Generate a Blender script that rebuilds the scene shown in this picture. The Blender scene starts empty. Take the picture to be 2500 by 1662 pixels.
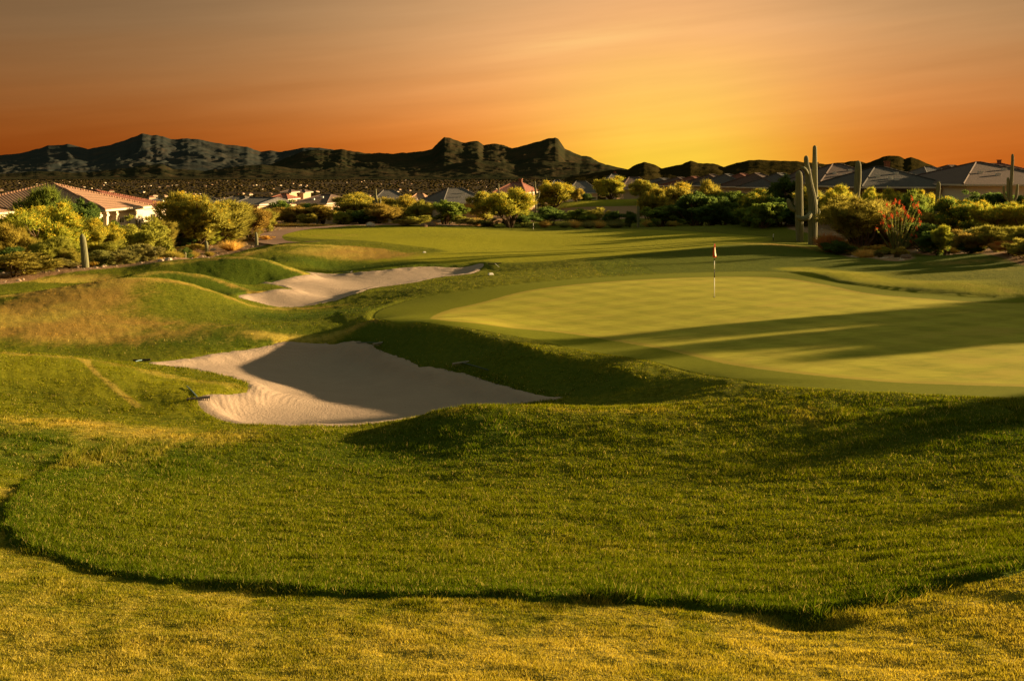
import bpy, math, random
import numpy as np
from mathutils import Vector, Matrix
random.seed(7)
RNG = np.random.default_rng(11)
SC = bpy.context.scene
COL = SC.collection
R = math.radians
FPX, CU, HV, ZC = 2600.0, 1250.0, 430.0, 6.0     # measuring the photograph: focal length, centre column, horizon row, eye height

def wz(u, v, z):
    Y = (ZC - z) * FPX / (v - HV)
    return ((u - CU) / FPX * Y, Y, z)
def wy(u, v, Y):
    return ((u - CU) / FPX * Y, Y, ZC - (v - HV) / FPX * Y)

# ------------------------------------------------------------------ noise
def _hash(ix, iy, seed):
    h = (ix.astype(np.int64) * 374761393 + iy.astype(np.int64) * 668265263 + seed * 1442695041) & 0x7fffffff
    h = ((h ^ (h >> 13)) * 1274126177) & 0x7fffffff
    return ((h ^ (h >> 16)) & 0xffff) / 65535.0
def vnoise(x, y, seed=0):
    x = np.asarray(x, float); y = np.asarray(y, float)
    ix = np.floor(x); iy = np.floor(y)
    fx = x - ix; fy = y - iy
    fx = fx * fx * (3 - 2 * fx); fy = fy * fy * (3 - 2 * fy)
    a = _hash(ix, iy, seed); b = _hash(ix + 1, iy, seed)
    c = _hash(ix, iy + 1, seed); d = _hash(ix + 1, iy + 1, seed)
    return (a + (b - a) * fx) * (1 - fy) + (c + (d - c) * fx) * fy
def fbm(x, y, octv=4, seed=0, gain=0.5):
    s = 0; a = 1; t = 0
    for i in range(octv):
        c_, s_ = math.cos(.65 * i + .4), math.sin(.65 * i + .4)
        s = s + a * (vnoise((x * c_ - y * s_) * 2 ** i + 17.3 * i, (x * s_ + y * c_) * 2 ** i - 9.1 * i, seed + i) - .5)
        t += a; a *= gain
    return s / t * 2          # about -1..1
def sstep(a, b, x):
    t = np.clip((x - a) / (b - a), 0, 1)
    return t * t * (3 - 2 * t)

# ------------------------------------------------------------------ polygons in the ground plane
def seg_dist(x, y, P, closed=True):
    P = np.asarray(P, float)[:, :2]
    n = len(P); d = np.full(np.shape(x), 1e9)
    for i in range(n if closed else n - 1):
        a = P[i]; b = P[(i + 1) % n]
        e = b - a; L = max(e @ e, 1e-9)
        t = np.clip(((x - a[0]) * e[0] + (y - a[1]) * e[1]) / L, 0, 1)
        d = np.minimum(d, (x - a[0] - t * e[0]) ** 2 + (y - a[1] - t * e[1]) ** 2)
    return np.sqrt(d)
def inside(x, y, P):
    P = np.asarray(P, float)[:, :2]
    n = len(P); c = np.zeros(np.shape(x), bool)
    for i in range(n):
        x1, y1 = P[i]; x2, y2 = P[(i + 1) % n]
        if y1 == y2: continue
        m = (y1 > y) != (y2 > y)
        c ^= m & (x < (x2 - x1) * (y - y1) / (y2 - y1) + x1)
    return c
def sdf(x, y, P):                       # negative inside
    d = seg_dist(x, y, P)
    return np.where(inside(x, y, P), -d, d)
def smooth_poly(P, it=2, closed=True):
    P = [tuple(p[:2]) for p in P]
    for _ in range(it):
        Q = [] if closed else [P[0]]
        for i in range(len(P) if closed else len(P) - 1):
            a = P[i]; b = P[(i + 1) % len(P)]
            Q += [(a[0] * .75 + b[0] * .25, a[1] * .75 + b[1] * .25), (a[0] * .25 + b[0] * .75, a[1] * .25 + b[1] * .75)]
        if not closed: Q.append(P[-1])
        P = Q
    return P

# ------------------------------------------------------------------ lie of the land
K = [(0,0,4.3),(-8,0,4.2),(8,0,4.3),(-9,6,2.9),(9,6,3.1),(-20,4,3.2),(20,4,3.4),(0,-12,5.2),(-25,-10,5),(25,-10,5),(-18,14,1.9),(14,13,1.7),(24,14,2.2),(40,5,3.5),(-40,5,3.5)]
K += [wz(0,1662,2.25), wz(1250,1662,2.3), wz(2500,1662,2.4), wz(0,1330,1.45), wz(265,1404,1.55), wz(850,1457,1.7), wz(1540,1485,1.75), wz(2170,1478,1.85), wz(2500,1404,1.95)]
K += [wz(600,1250,.62), wz(1250,1250,.58), wz(1900,1250,.68), wz(2500,1250,1.0), wz(1250,1370,1.05), wz(1900,1390,1.2), wz(500,1350,1.1), wz(1250,1120,.12), wz(700,1120,.02), wz(1900,1100,.42), wz(2400,1100,.8)]
K += [wy(1200,996,25.6), wy(1130,1001,25.5), wy(1060,1014,25.5), wy(900,1060,25.6), wy(1370,1001,25.6), wy(1590,1003,25.4), wz(1300,1045,.26), wz(1000,1090,-.06), wz(860,1085,-.12), (.2,27.7,-.05), (-1.4,27.6,-.3), (1.8,27.7,.0), (3.4,27.4,.12)]
K += [wz(780,1064,-.08), wz(600,1054,-.07), wz(100,1050,.5), wz(0,1180,.95), wz(450,1075,.1), wz(250,1150,.4)]
K += [wz(2480,975,.8), wz(2100,960,.76), wz(1800,930,.64), wz(1610,945,.36), wz(1650,905,.56), wz(1370,850,.47), wz(1110,819,.50), wz(1000,805,.42), wz(875,793,.28), wz(1250,862,.47), wz(1500,918,.44)]
# right part out of frame
K += [(17,24,.9),(22,32,.95),(30,30,1.2),(35,45,1.5),(24,45,1.2),(30,60,1.7),(50,60,2.4),(60,30,2),(45,90,1.6),(70,100,2.2)]
# big bunker, sand level
K += [wz(1340,978,-.2), wz(1170,935,-.28), wz(1017,900,-.33), wz(930,864,-.36), wz(820,845,-.36), wz(740,846,-.36), wz(635,859,-.36), wz(480,880,-.3), wz(345,896,-.15),
      (0,29.6,-.36), (-1.5,28.8,-.4), (-3.5,27.8,-.42), (-5,28.5,-.42), (-3,31.5,-.5), (-6,33,-.55), (-8.5,35,-.45), (1.2,29.6,-.2), (-7.2,27.6,-.33)]
# left tongue
K += [(-17.5,53.7,.0),(-21,53.6,.0),(-15.3,53.6,-.25),(-19.5,60.8,-.15),(-16.8,60.9,-.2),(-15,60.6,-.35),(-20,70.2,-.05),(-17,70.2,-.1),(-14,70,-.2),(-25,71,.1),(-24,60,.0),(-12.5,56.3,-.1),(-13.5,61.5,-.2)]
K += [wy(612,968,29.6), wy(570,946,30), wy(460,930,30.6), wy(340,903,31.3), wy(200,877,32), wy(0,860,32.6), wz(318,1001,.02), wz(106,954,.26), wz(456,1028,-.12), wz(210,978,.14), (-13.7,34.4,-.08), (-11.8,34.9,-.2), (-16.5,34.6,.0), wz(500,985,.02), wz(250,935,.32)]
# land behind the big bunker
K += [wz(640,822,-.02), wz(870,797,.12), wz(320,830,.02), wz(100,830,.12), wz(480,845,-.08), wz(760,800,.0)]
K += [wy(321,682,50), wy(143,707,49), wy(0,725,48), wy(393,684,50.2), wy(464,696,50.5), wy(571,734,50), wy(625,756,50), wy(696,766,50), wy(840,753,50.5), wz(320,760,.42), wz(80,770,.4), wz(520,775,.02), wz(700,790,-.1)]
# second bunker, sand level
K += [wz(770,673,-.42), wz(900,672,-.42), wz(1040,666,-.35), wz(1165,655,-.2), wz(720,740,-.5), wz(800,720,-.55), wz(900,700,-.5), wz(650,735,-.42)]
# its left mounds
K += [wy(400,663,57), wy(340,672,57), wy(500,673,57), wy(571,695,57), wy(640,716,56.6), wy(300,685,54), wy(571,726,54)]
K += [(-14.2,61.0,-.2), (-10.5,61,-.3)]
K += [wy(571,626,66), wy(500,630,66), wy(643,632,66), wy(714,657,66), wy(760,674,66), wy(393,643,64), wy(643,700,61.5), wy(560,690,61.5)]
K += [wy(100,700,55), wy(107,677,61), wy(0,696,56.5), wy(214,661,63), wy(321,650,65), wy(464,632,70), wy(571,622,76)]
K += [wy(654,601,82), wy(707,595,82), wy(787,596,82), wy(841,600,81), wy(921,609,80), wz(800,648,-.1), wz(1000,642,.05), wz(900,640,0), wy(625,612,82), wz(680,640,.25), (-14,72,.15)]
K += [wz(1187,645,.05), wz(1250,640,.15), wz(1250,600,.3), wz(1250,570,.48), wz(1000,575,.4), wz(700,575,.3), wz(650,568,.3)]
K += [wy(1300,563,112), wy(1548,558,105), wy(1628,562,100), wy(1762,570,95), wy(1830,574,93), wy(1000,553,115), wy(750,552,122), (11,125,-.1), (0,130,0), (20,125,.1), wy(1548,540,140), wy(1300,542,140), wy(1750,548,135), wy(1136,573,95)]
K += [wy(1952,588,87), wy(1984,597,85), wy(1889,597,82), wy(1800,602,79), wz(1800,640,.6), wz(1650,632,.55), wz(1450,640,.45), wz(1600,600,.5), wy(2067,622,78), wy(2110,617,80), wy(2189,629,73), wy(2209,616,76), wy(2364,620,66), wy(2500,647,57), wz(2200,655,.95), wz(2400,680,1.1), wz(2000,630,.85)]
# green and its far side
K += [wz(1745,727,.8), wz(2480,741,.88), wz(2180,725,.86), wz(2000,691,.85), wz(1750,676,.82), wz(1480,687,.74), wz(1270,712,.62), wz(1060,780,.53), wz(1250,800,.52), wz(1500,830,.56), wz(1800,890,.66), wz(2200,935,.76), wz(1900,780,.78), wz(2300,820,.84), wz(1500,750,.66)]
K += [wz(1000,700,.05), wz(900,720,-.15), wz(880,765,.15), wz(1070,700,.3), wz(1187,672,.2), wz(1400,668,.5)]
K += [wz(1945,664,.82), wz(2150,705,.82), wz(2400,727,.84)]
K += [(60,150,2.0),(80,130,2.2),(35,150,1.4),(10,160,.4),(-20,160,.1),(-50,150,0),(-60,90,.1),(-45,70,.1),(-60,50,.6),(-35,40,.5),(-30,25,1.2),(-40,110,.1),(-25,105,.25),(-20,125,.3),(48,120,1.5),(40,105,1.4),(30,100,1.3)]
K = np.array(K, float)
CX, CY, SCL = 0.0, 45.0, 30.0
def _phi(r2): return np.where(r2 > 1e-12, .5 * r2 * np.log(np.maximum(r2, 1e-12)), 0)
def _solve():
    x = (K[:, 0] - CX) / SCL; y = (K[:, 1] - CY) / SCL
    n = len(x); A = np.zeros((n + 3, n + 3))
    A[:n, :n] = _phi((x[:, None] - x) ** 2 + (y[:, None] - y) ** 2) + np.eye(n) * 3e-5
    P = np.stack([np.ones(n), x, y], 1)
    A[:n, n:] = P; A[n:, :n] = P.T
    return np.linalg.solve(A, np.concatenate([K[:, 2], np.zeros(3)]))
TW = _solve()
def mound(x, y, cx, cy, a, b, rot, h):
    c, s = math.cos(rot), math.sin(rot)
    X = (x - cx) * c + (y - cy) * s; Y = -(x - cx) * s + (y - cy) * c
    return h * np.exp(-(X / a) ** 2 - (Y / b) ** 2)
def h_base(x, y):
    x = np.asarray(x, float); y = np.asarray(y, float); shp = x.shape
    xf = x.ravel(); yf = y.ravel(); out = np.empty(xf.size)
    kx = (K[:, 0] - CX) / SCL; ky = (K[:, 1] - CY) / SCL; n = len(kx)
    for i in range(0, xf.size, 20000):
        X = (xf[i:i + 20000] - CX) / SCL; Y = (yf[i:i + 20000] - CY) / SCL
        out[i:i + 20000] = _phi((X[:, None] - kx) ** 2 + (Y[:, None] - ky) ** 2) @ TW[:n] + TW[n] + TW[n + 1] * X + TW[n + 2] * Y
    out = out.reshape(shp)
    r = np.hypot(x, y)
    side = sstep(0, 90, x)                       # the right side stays on a terrace
    far = side * 1.9 + 0.1 + 4 * np.exp(-((x - 130) / 60) ** 2 - ((y - 235) / 60) ** 2) - sstep(230 + 260 * side, 900 + 500 * side, y) * (21 + 3 * side) - 3 * sstep(140, 230, y) * (1 - side)
    near_ok = (1 - sstep(120, 165, r))
    out = out + 0
    out = np.where(y < -20, 5.0, np.clip(out, -3, 8)) * near_ok + far * (1 - near_ok)
    out = out + 2.7 * np.exp(-((x - 17) / 15) ** 4 - ((y - 170) / 17) ** 2)
    # lit mounds right of the green
    for (u, v, Y, a, b, h, rt) in [(2010, 668, 54.5, 3.0, 2.2, .17, -.5), (2245, 697, 48.5, 3.8, 2.2, .18, -.12), (2360, 712, 47, 2.4, 1.8, .08, -.1)]:
        p = wy(u, v, Y); out = out + mound(x, y, p[0], p[1], a, b, rt, h)
    return out
def hit(u, v, y0=5., y1=260., H=None):
    H = H or h_base
    Y = np.concatenate([np.arange(y0, 60, .1), np.arange(60, y1, .3)])
    X = (u - CU) / FPX * Y; Z = ZC - (v - HV) / FPX * Y
    g = H(X, Y) - Z
    i = np.argmax(g > 0)
    if not g[i] > 0: i = len(Y) - 1
    return (float(X[i]), float(Y[i]), float(H(X[i:i+1], Y[i:i+1])[0]))

# ---- outlines of sand, green, mown areas (ground plane)
BUNK1 = [wz(345,897,-.2), wz(480,880,-.3), wz(560,868,-.34), wz(635,859,-.36), wz(690,848,-.36), wz(740,845,-.36), wz(820,845,-.36), wz(880,850,-.36), wz(930,864,-.36), wz(965,884,-.34), wz(1017,900,-.33), wz(1090,920,-.3),
         wz(1170,935,-.28), wz(1260,958,-.24), wz(1370,982,-.18), (1.3,28.9,0), (-.3,28.7,0), (-1.9,28.1,0), (-3.2,26.9,0), (-5,26.3,0), (-6.6,26.6,0), (-7.9,27.4,0), wz(478,1016,-.33),
         wz(540,1000,-.3), wz(605,985,-.3), wz(622,966,-.25), wz(585,940,-.15), (-8.6,32.0,0), (-9.9,32.9,0), (-11.4,33.2,0)]
BUNK2 = [wz(1182,652,-.2), wz(1130,657,-.25), wz(1050,660,-.35), wz(900,669,-.42), wz(760,670,-.42), wz(735,674,-.42), wz(770,684,-.42), (-13.2,63,0), (-14.6,61.4,0), (-14.2,60.2,0), (-12.2,58.6,0), (-11.6,57.6,0), (-13,56.3,0), (-14.2,54.6,0), (-13.2,52.2,0), (-11,51.6,0),
         wz(800,747,-.5), wz(870,735,-.45), wz(883,722,-.5), wz(890,712,-.5), wz(950,703,-.45), wz(1015,696,-.4), wz(1045,684,-.35), wz(1080,678,-.32), wz(1150,672,-.25), wz(1165,662,-.22)]
BUNK1 = smooth_poly(BUNK1, 2); BUNK2 = smooth_poly(BUNK2, 2)
GREEN = smooth_poly([hit(u, v)[:2] for u, v in [(1040,782),(1085,758),(1166,742),(1270,712),(1380,697),(1480,688),(1620,680),(1750,676),(1860,676),(1950,683),(2000,692),(2060,705),(2110,716),(2180,724),(2300,732),(2480,741)]]
                     + [(22, 43), (25, 36), (22, 29), (17, 25.6)] + [hit(u, v)[:2] for u, v in [(2490,944),(2330,941),(2120,931),(1908,912),(1738,885),(1590,848),(1378,812),(1166,793),(1080,790)]], 2)
COLLAR = smooth_poly([hit(u, v)[:2] for u, v in [(930,790),(905,768),(1000,730),(1150,708),(1300,690),(1480,676),(1750,664),(1880,664),(1990,676),(2080,696),(2200,712),(2350,722),(2490,730)]]
                     + [(24, 46), (29, 38), (27, 27), (18, 23.6)] + [hit(u, v)[:2] for u, v in [(2490,972),(2330,968),(2120,958),(1930,946),(1800,930),(1660,905),(1500,872),(1350,842),(1180,815),(1050,800)]], 2)
LINE1 = smooth_poly([hit(u, v)[:2] for u, v in [(560,1058),(440,1070),(300,1088),(215,1110),(110,1150),(45,1190),(5,1250),(0,1310),(40,1345),(130,1368),(265,1404),(500,1436),(850,1458),(1180,1468),(1540,1486),(1850,1495),(1960,1508),(2170,1478),(2330,1432),(2499,1404)]] + [(7.5, 12.2), (14, 15)], 2, False)
LINE1P = LINE1 + [(16, 24), (2, 26.5), (-6, 25.5)]
LINE2 = smooth_poly([hit(u, v)[:2] for u, v in [(846,800),(860,793),(930,799),(1010,806),(1110,820),(1190,846),(1290,870),(1400,894),(1500,920),(1600,950),(1612,958)]], 2, False)
LINE2P = LINE2 + [(9, 27), (24, 25), (30, 50), (0, 60), (-8, 48)]
FAR = smooth_poly([hit(u, v)[:2] for u, v in [(665,574),(760,560),(900,556),(1100,556),(1300,564),(1548,560),(1700,567),(1880,578),(1885,592),(1700,607),(1400,635),(1250,642),(1050,640),(850,640),(1000,625),(1120,612),(900,590),(760,582)]], 1)
DESERT_L = [hit(u, v)[:2] for u, v in [(-60,702),(0,696),(107,677),(214,661),(321,650),(393,639),(464,632),(560,620)]] + [(-22,84),(-20.5,92),(-22,100),(-24,108),(-22,122),(-15,126),(-4,124),(-1,138),(20,142),(34,140),(30,118),(25.5,98),(27,88)] + [hit(u, v)[:2] for u, v in [(2020,606),(2120,625),(2190,636),(2230,632),(2225,616),(2364,620),(2500,647),(2620,665)]] + [(45,52),(60,40),(90,30),(400,30),(400,500),(-400,500),(-400,40),(-60,40)]
SOIL = smooth_poly([hit(u, v)[:2] for u, v in [(1990,598),(2067,624),(2140,634),(2200,640),(2235,630),(2200,612),(2050,596)]], 2)

def step_amt(x, y, line, poly, h, w, fall):
    if line is LINE1: x, y = x + .13 * fbm(x * 3, y * 3, 3, 91), y + .13 * fbm(x * 3, y * 3, 3, 92)
    d = seg_dist(x, y, line, False); ins = inside(x, y, poly)
    p0 = line[0]; p1 = line[-1]; tp = sstep(0, 2.5, np.hypot(x - p0[0], y - p0[1])) * sstep(0, 2.0, np.hypot(x - p1[0], y - p1[1]))
    return np.where(ins, h * tp * sstep(0, w, d) * np.exp(-d / fall), 0)
def tuss(x, y):                                     # tussocky relief of rough turf
    a = np.abs(fbm(x * 1.3, y * 1.9, 3, 5)); b = fbm(x * 4.2, y * 5.5, 3, 9)
    return .05 * fbm(x * .35, y * .5, 3, 3) + .022 * b + .03 * (.3 - a)
def cut_amt(x, y):
    d1 = sdf(x, y, BUNK1); d2 = sdf(x, y, BUNK2)
    d1 = d1 + .20 * fbm(x * 1.9, y * 1.9, 4, 31, .65); d2 = d2 + .28 * fbm(x * 1.3, y * 1.3, 4, 32, .65)
    out = 0
    for d, lp in ((d1, .05), (d2, .09)):
        out = out + lp * np.exp(-(np.maximum(d, 0) / .9) ** 2) * (d > -.25) * sstep(-.16, .02, d) - .5 * sstep(.0, -.28, d)
    return out, d1, d2
def h_land(x, y, parts=False):
    z = h_base(x, y)
    z = z + step_amt(x, y, LINE1, LINE1P, .075, .12, 3) * (.85 + .4 * fbm(x * .9, y * .9, 3, 77)) + step_amt(x, y, LINE2, LINE2P, .13, .16, 1.8)
    z = z - mound(x, y, *[float(q) for q in hit_hollow[:2]], .35, .22, 0.1, .16)
    dg = sdf(x, y, GREEN); dc = sdf(x, y, COLLAR); df = sdf(x, y, FAR)
    c, d1, d2 = cut_amt(x, y)
    rough = sstep(-.1, .5, dc) * sstep(-.5, 2.0, df)
    z = z + tuss(x, y) * (0.05 + .95 * rough) * np.clip(1 + (np.hypot(x, y) - 40) / 120, 1, 1.6) * (1 - .6 * (x > 8) * sstep(40, 46, y)) * sstep(-.1, .6, np.minimum(d1, d2))
    z = z + (.05 + .02 * sstep(38, 44, y)) * sstep(.05, .35, dc) * sstep(-.25, .25, np.minimum(d1, d2)) * sstep(20, 26, y) * sstep(60, 54, y)
    z = z + c
    return (z, dg, dc, df, d1, d2) if parts else z
hit_hollow = hit(1975, 1520)

# ------------------------------------------------------------------ mesh helpers
def new_obj(name, verts, faces, mat=None, parent=None, smooth=False, attrs=None, fmats=None):
    me = bpy.data.meshes.new(name)
    if isinstance(faces, np.ndarray):
        V = np.asarray(verts, np.float32); F = faces.astype(np.int32)
        me.vertices.add(len(V)); me.vertices.foreach_set('co', V.ravel())
        k = F.shape[1]
        me.loops.add(F.size); me.loops.foreach_set('vertex_index', F.ravel())
        me.polygons.add(len(F)); me.polygons.foreach_set('loop_start', np.arange(0, F.size, k, dtype=np.int32))
        me.polygons.foreach_set('loop_total', np.full(len(F), k, np.int32))
        me.update(calc_edges=True)
    else:
        me.from_pydata([tuple(map(float, v)) for v in verts], [], [tuple(int(i) for i in f) for f in faces])
    if smooth: me.polygons.foreach_set('use_smooth', np.ones(len(me.polygons), bool))
    if attrs:
        for k_, v_ in attrs.items():
            at = me.attributes.new(k_, 'FLOAT', 'POINT'); at.data.foreach_set('value', np.asarray(v_, np.float32))
    for m in (mat if isinstance(mat, (list, tuple)) else [mat] if mat else []): me.materials.append(m)
    if fmats is not None: me.polygons.foreach_set('material_index', np.asarray(fmats, np.int32))
    me.update()
    o = bpy.data.objects.new(name, me); COL.objects.link(o)
    if parent: o.parent = parent
    return o
def tag(o, label=None, cat=None, group=None, kind=None):
    if label: o['label'] = label
    if cat: o['category'] = cat
    if group: o['group'] = group
    if kind: o['kind'] = kind
    return o
def empty(name, loc=(0, 0, 0), rz=0):
    o = bpy.data.objects.new(name, None); o.empty_display_size = .3
    o.location = loc; o.rotation_euler = (0, 0, rz); COL.objects.link(o)
    return o
def grid_faces(nr, nc, wrap=False):
    i = np.arange(nr - 1)[:, None]; j = np.arange(nc if wrap else nc - 1)[None]
    a = i * nc + j; b = i * nc + (j + 1) % nc
    return np.stack([a, b, b + nc, a + nc], -1).reshape(-1, 4)

class MB:
    """collects simple shapes, links them as one mesh"""
    def __init__(s): s.v = []; s.f = []; s.m = []
    def add(s, v, f, m=0):
        o = len(s.v); s.v += [tuple(p) for p in v]; s.f += [tuple(i + o for i in q) for q in f]; s.m += [m] * len(f); return s
    def box(s, x0, x1, y0, y1, z0, z1, m=0):
        return s.add([(x0,y0,z0),(x1,y0,z0),(x1,y1,z0),(x0,y1,z0),(x0,y0,z1),(x1,y0,z1),(x1,y1,z1),(x0,y1,z1)],
                     [(0,3,2,1),(4,5,6,7),(0,1,5,4),(1,2,6,5),(2,3,7,6),(3,0,4,7)], m)
    def tube(s, pts, rad, n=8, cap=True, m=0):
        pts = [Vector(p) for p in pts]; k = len(pts)
        if not isinstance(rad, (list, tuple)): rad = [rad] * k
        V = []; up = Vector((.13, .97, .2))
        for i, p in enumerate(pts):
            t = (pts[min(i + 1, k - 1)] - pts[max(i - 1, 0)]).normalized()
            a = t.cross(up)
            if a.length < .1: a = t.cross(Vector((1, 0, 0)))
            a.normalize(); b = t.cross(a)
            for j in range(n):
                w = 2 * math.pi * j / n
                V.append(p + (a * math.cos(w) + b * math.sin(w)) * rad[i])
        F = [(i * n + j, i * n + (j + 1) % n, (i + 1) * n + (j + 1) % n, (i + 1) * n + j) for i in range(k - 1) for j in range(n)]
        if cap: F += [tuple(range(n - 1, -1, -1)), tuple(range((k - 1) * n, k * n))]
        return s.add(V, F, m)
    def build(s, name, mat, parent=None, smooth=False):
        return new_obj(name, s.v, s.f, mat, parent, smooth, fmats=s.m if max(s.m or [0]) else None)

# ------------------------------------------------------------------ materials
def mat_new(name):
    m = bpy.data.materials.new(name); m.use_nodes = True
    nt = m.node_tree; nt.nodes.clear()
    out = nt.nodes.new('ShaderNodeOutputMaterial'); out.location = (900, 0)
    return m, nt, out
class NT:
    def __init__(s, nt): s.nt = nt
    def n(s, t, **kw):
        nd = s.nt.nodes.new(t)
        for k, v in kw.items():
            if k in nd.inputs: nd.inputs[k].default_value = v
            else: setattr(nd, k, v)
        return nd
    def l(s, a, b): s.nt.links.new(a, b)
    def sock(s, v):
        return v
    def math(s, op, a, b=None, c=None, clamp=False):
        nd = s.n('ShaderNodeMath', operation=op); nd.use_clamp = clamp
        for i, x in enumerate((a, b, c)):
            if x is None: continue
            if isinstance(x, (int, float)): nd.inputs[i].default_value = x
            else: s.l(x, nd.inputs[i])
        return nd.outputs[0]
    def ramp01(s, x, a, b):
        nd = s.n('ShaderNodeMapRange'); nd.interpolation_type = 'SMOOTHSTEP'
        s.l(x, nd.inputs[0]); nd.inputs[1].default_value = a; nd.inputs[2].default_value = b
        return nd.outputs[0]
    def mix(s, f, a, b, mode='MIX'):
        nd = s.n('ShaderNodeMix', data_type='RGBA', blend_type=mode)
        for i, x in ((0, f), (6, a), (7, b)):
            if isinstance(x, (int, float)): nd.inputs[i].default_value = x
            elif isinstance(x, tuple): nd.inputs[i].default_value = (*x, 1) if len(x) == 3 else x
            else: s.l(x, nd.inputs[i])
        return nd.outputs[2]
    def attr(s, name):
        return s.n('ShaderNodeAttribute', attribute_name=name).outputs['Fac']
    def noise(s, vec, scale, detail=3, rough=.55, sc=None, dist=0.):
        if sc:
            mp = s.n('ShaderNodeMapping'); s.l(vec, mp.inputs[0]); mp.inputs['Scale'].default_value = sc; vec = mp.outputs[0]
        nd = s.n('ShaderNodeTexNoise'); nd.inputs['Scale'].default_value = scale; nd.inputs['Detail'].default_value = detail
        nd.inputs['Roughness'].default_value = rough; nd.inputs['Distortion'].default_value = dist
        s.l(vec, nd.inputs['Vector']); return nd.outputs['Fac']
    def hsv(s, col, h=.5, sat=1., val=1.):
        nd = s.n('ShaderNodeHueSaturation')
        for k, x in (('Hue', h), ('Saturation', sat), ('Value', val)):
            if isinstance(x, (int, float)): nd.inputs[k].default_value = x
            else: s.l(x, nd.inputs[k])
        s.l(col, nd.inputs['Color']) if not isinstance(col, tuple) else setattr(nd.inputs['Color'], 'default_value', (*col, 1))
        return nd.outputs[0]
def principled(N, out, col, rough=.9, bump=None, bstr=.3, bdist=.02, spec=.2):
    p = N.n('ShaderNodeBsdfPrincipled')
    if isinstance(col, tuple): p.inputs['Base Color'].default_value = (*col, 1)
    else: N.l(col, p.inputs['Base Color'])
    p.inputs['Roughness'].default_value = rough; p.inputs['Specular IOR Level'].default_value = spec
    if bump is not None:
        b = N.n('ShaderNodeBump'); b.inputs['Strength'].default_value = bstr; b.inputs['Distance'].default_value = bdist
        N.l(bump, b.inputs['Height']); N.l(b.outputs[0], p.inputs['Normal'])
    N.l(p.outputs[0], out.inputs[0]); return p
def simple(name, col, rough=.8, var=.25, scale=3., bstr=.15, spec=.2, bdist=.02):
    m, nt, out = mat_new(name); N = NT(nt)
    g = N.n('ShaderNodeTexCoord').outputs['Object']
    n = N.noise(g, scale, 5, .6)
    c = N.mix(n, tuple(x * (1 - var) for x in col), tuple(min(1, x * (1 + var)) for x in col))
    principled(N, out, c, rough, n, bstr, bdist, spec); return m
# ================================================================== GROUND
def turf_color(N, P, fine=True):
    """shared by the ground sheet and the blades: colour of the turf from its zones"""
    dry = N.attr('dry'); fair_lit = N.attr('fair_lit'); lush_shade = N.attr('lush_shade')
    n1 = N.noise(P, .55, 4, .6); n2 = N.noise(P, 5.5, 4, .65); n3 = N.noise(P, 1.6, 4, .6, sc=(1, .35, 1)); n4 = N.noise(P, 38, 3, .7)
    g = N.mix(n1, (.054, .070, .004), (.105, .115, .007))
    g = N.mix(N.ramp01(n2, .35, .7), g, (.140, .138, .009))
    g = N.mix(N.math('MULTIPLY', lush_shade, .75), g, (.040, .070, .005))
    f = N.mix(n3, (.175, .178, .008), (.245, .230, .014))
    c = N.mix(fair_lit, g, f)
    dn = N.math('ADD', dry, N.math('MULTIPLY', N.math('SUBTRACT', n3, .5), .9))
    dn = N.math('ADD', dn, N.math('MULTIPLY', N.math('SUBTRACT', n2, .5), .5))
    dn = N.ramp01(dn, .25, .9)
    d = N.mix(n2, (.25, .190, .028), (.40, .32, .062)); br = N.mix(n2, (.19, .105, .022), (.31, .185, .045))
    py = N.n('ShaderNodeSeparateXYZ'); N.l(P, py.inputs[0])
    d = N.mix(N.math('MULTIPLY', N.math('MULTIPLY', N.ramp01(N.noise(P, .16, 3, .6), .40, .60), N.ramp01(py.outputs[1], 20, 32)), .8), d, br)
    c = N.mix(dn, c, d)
    v = N.math('MULTIPLY_ADD', n4, .9, .55)
    return N.hsv(c, .5, 1., v), n2, n4, fair_lit
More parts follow.
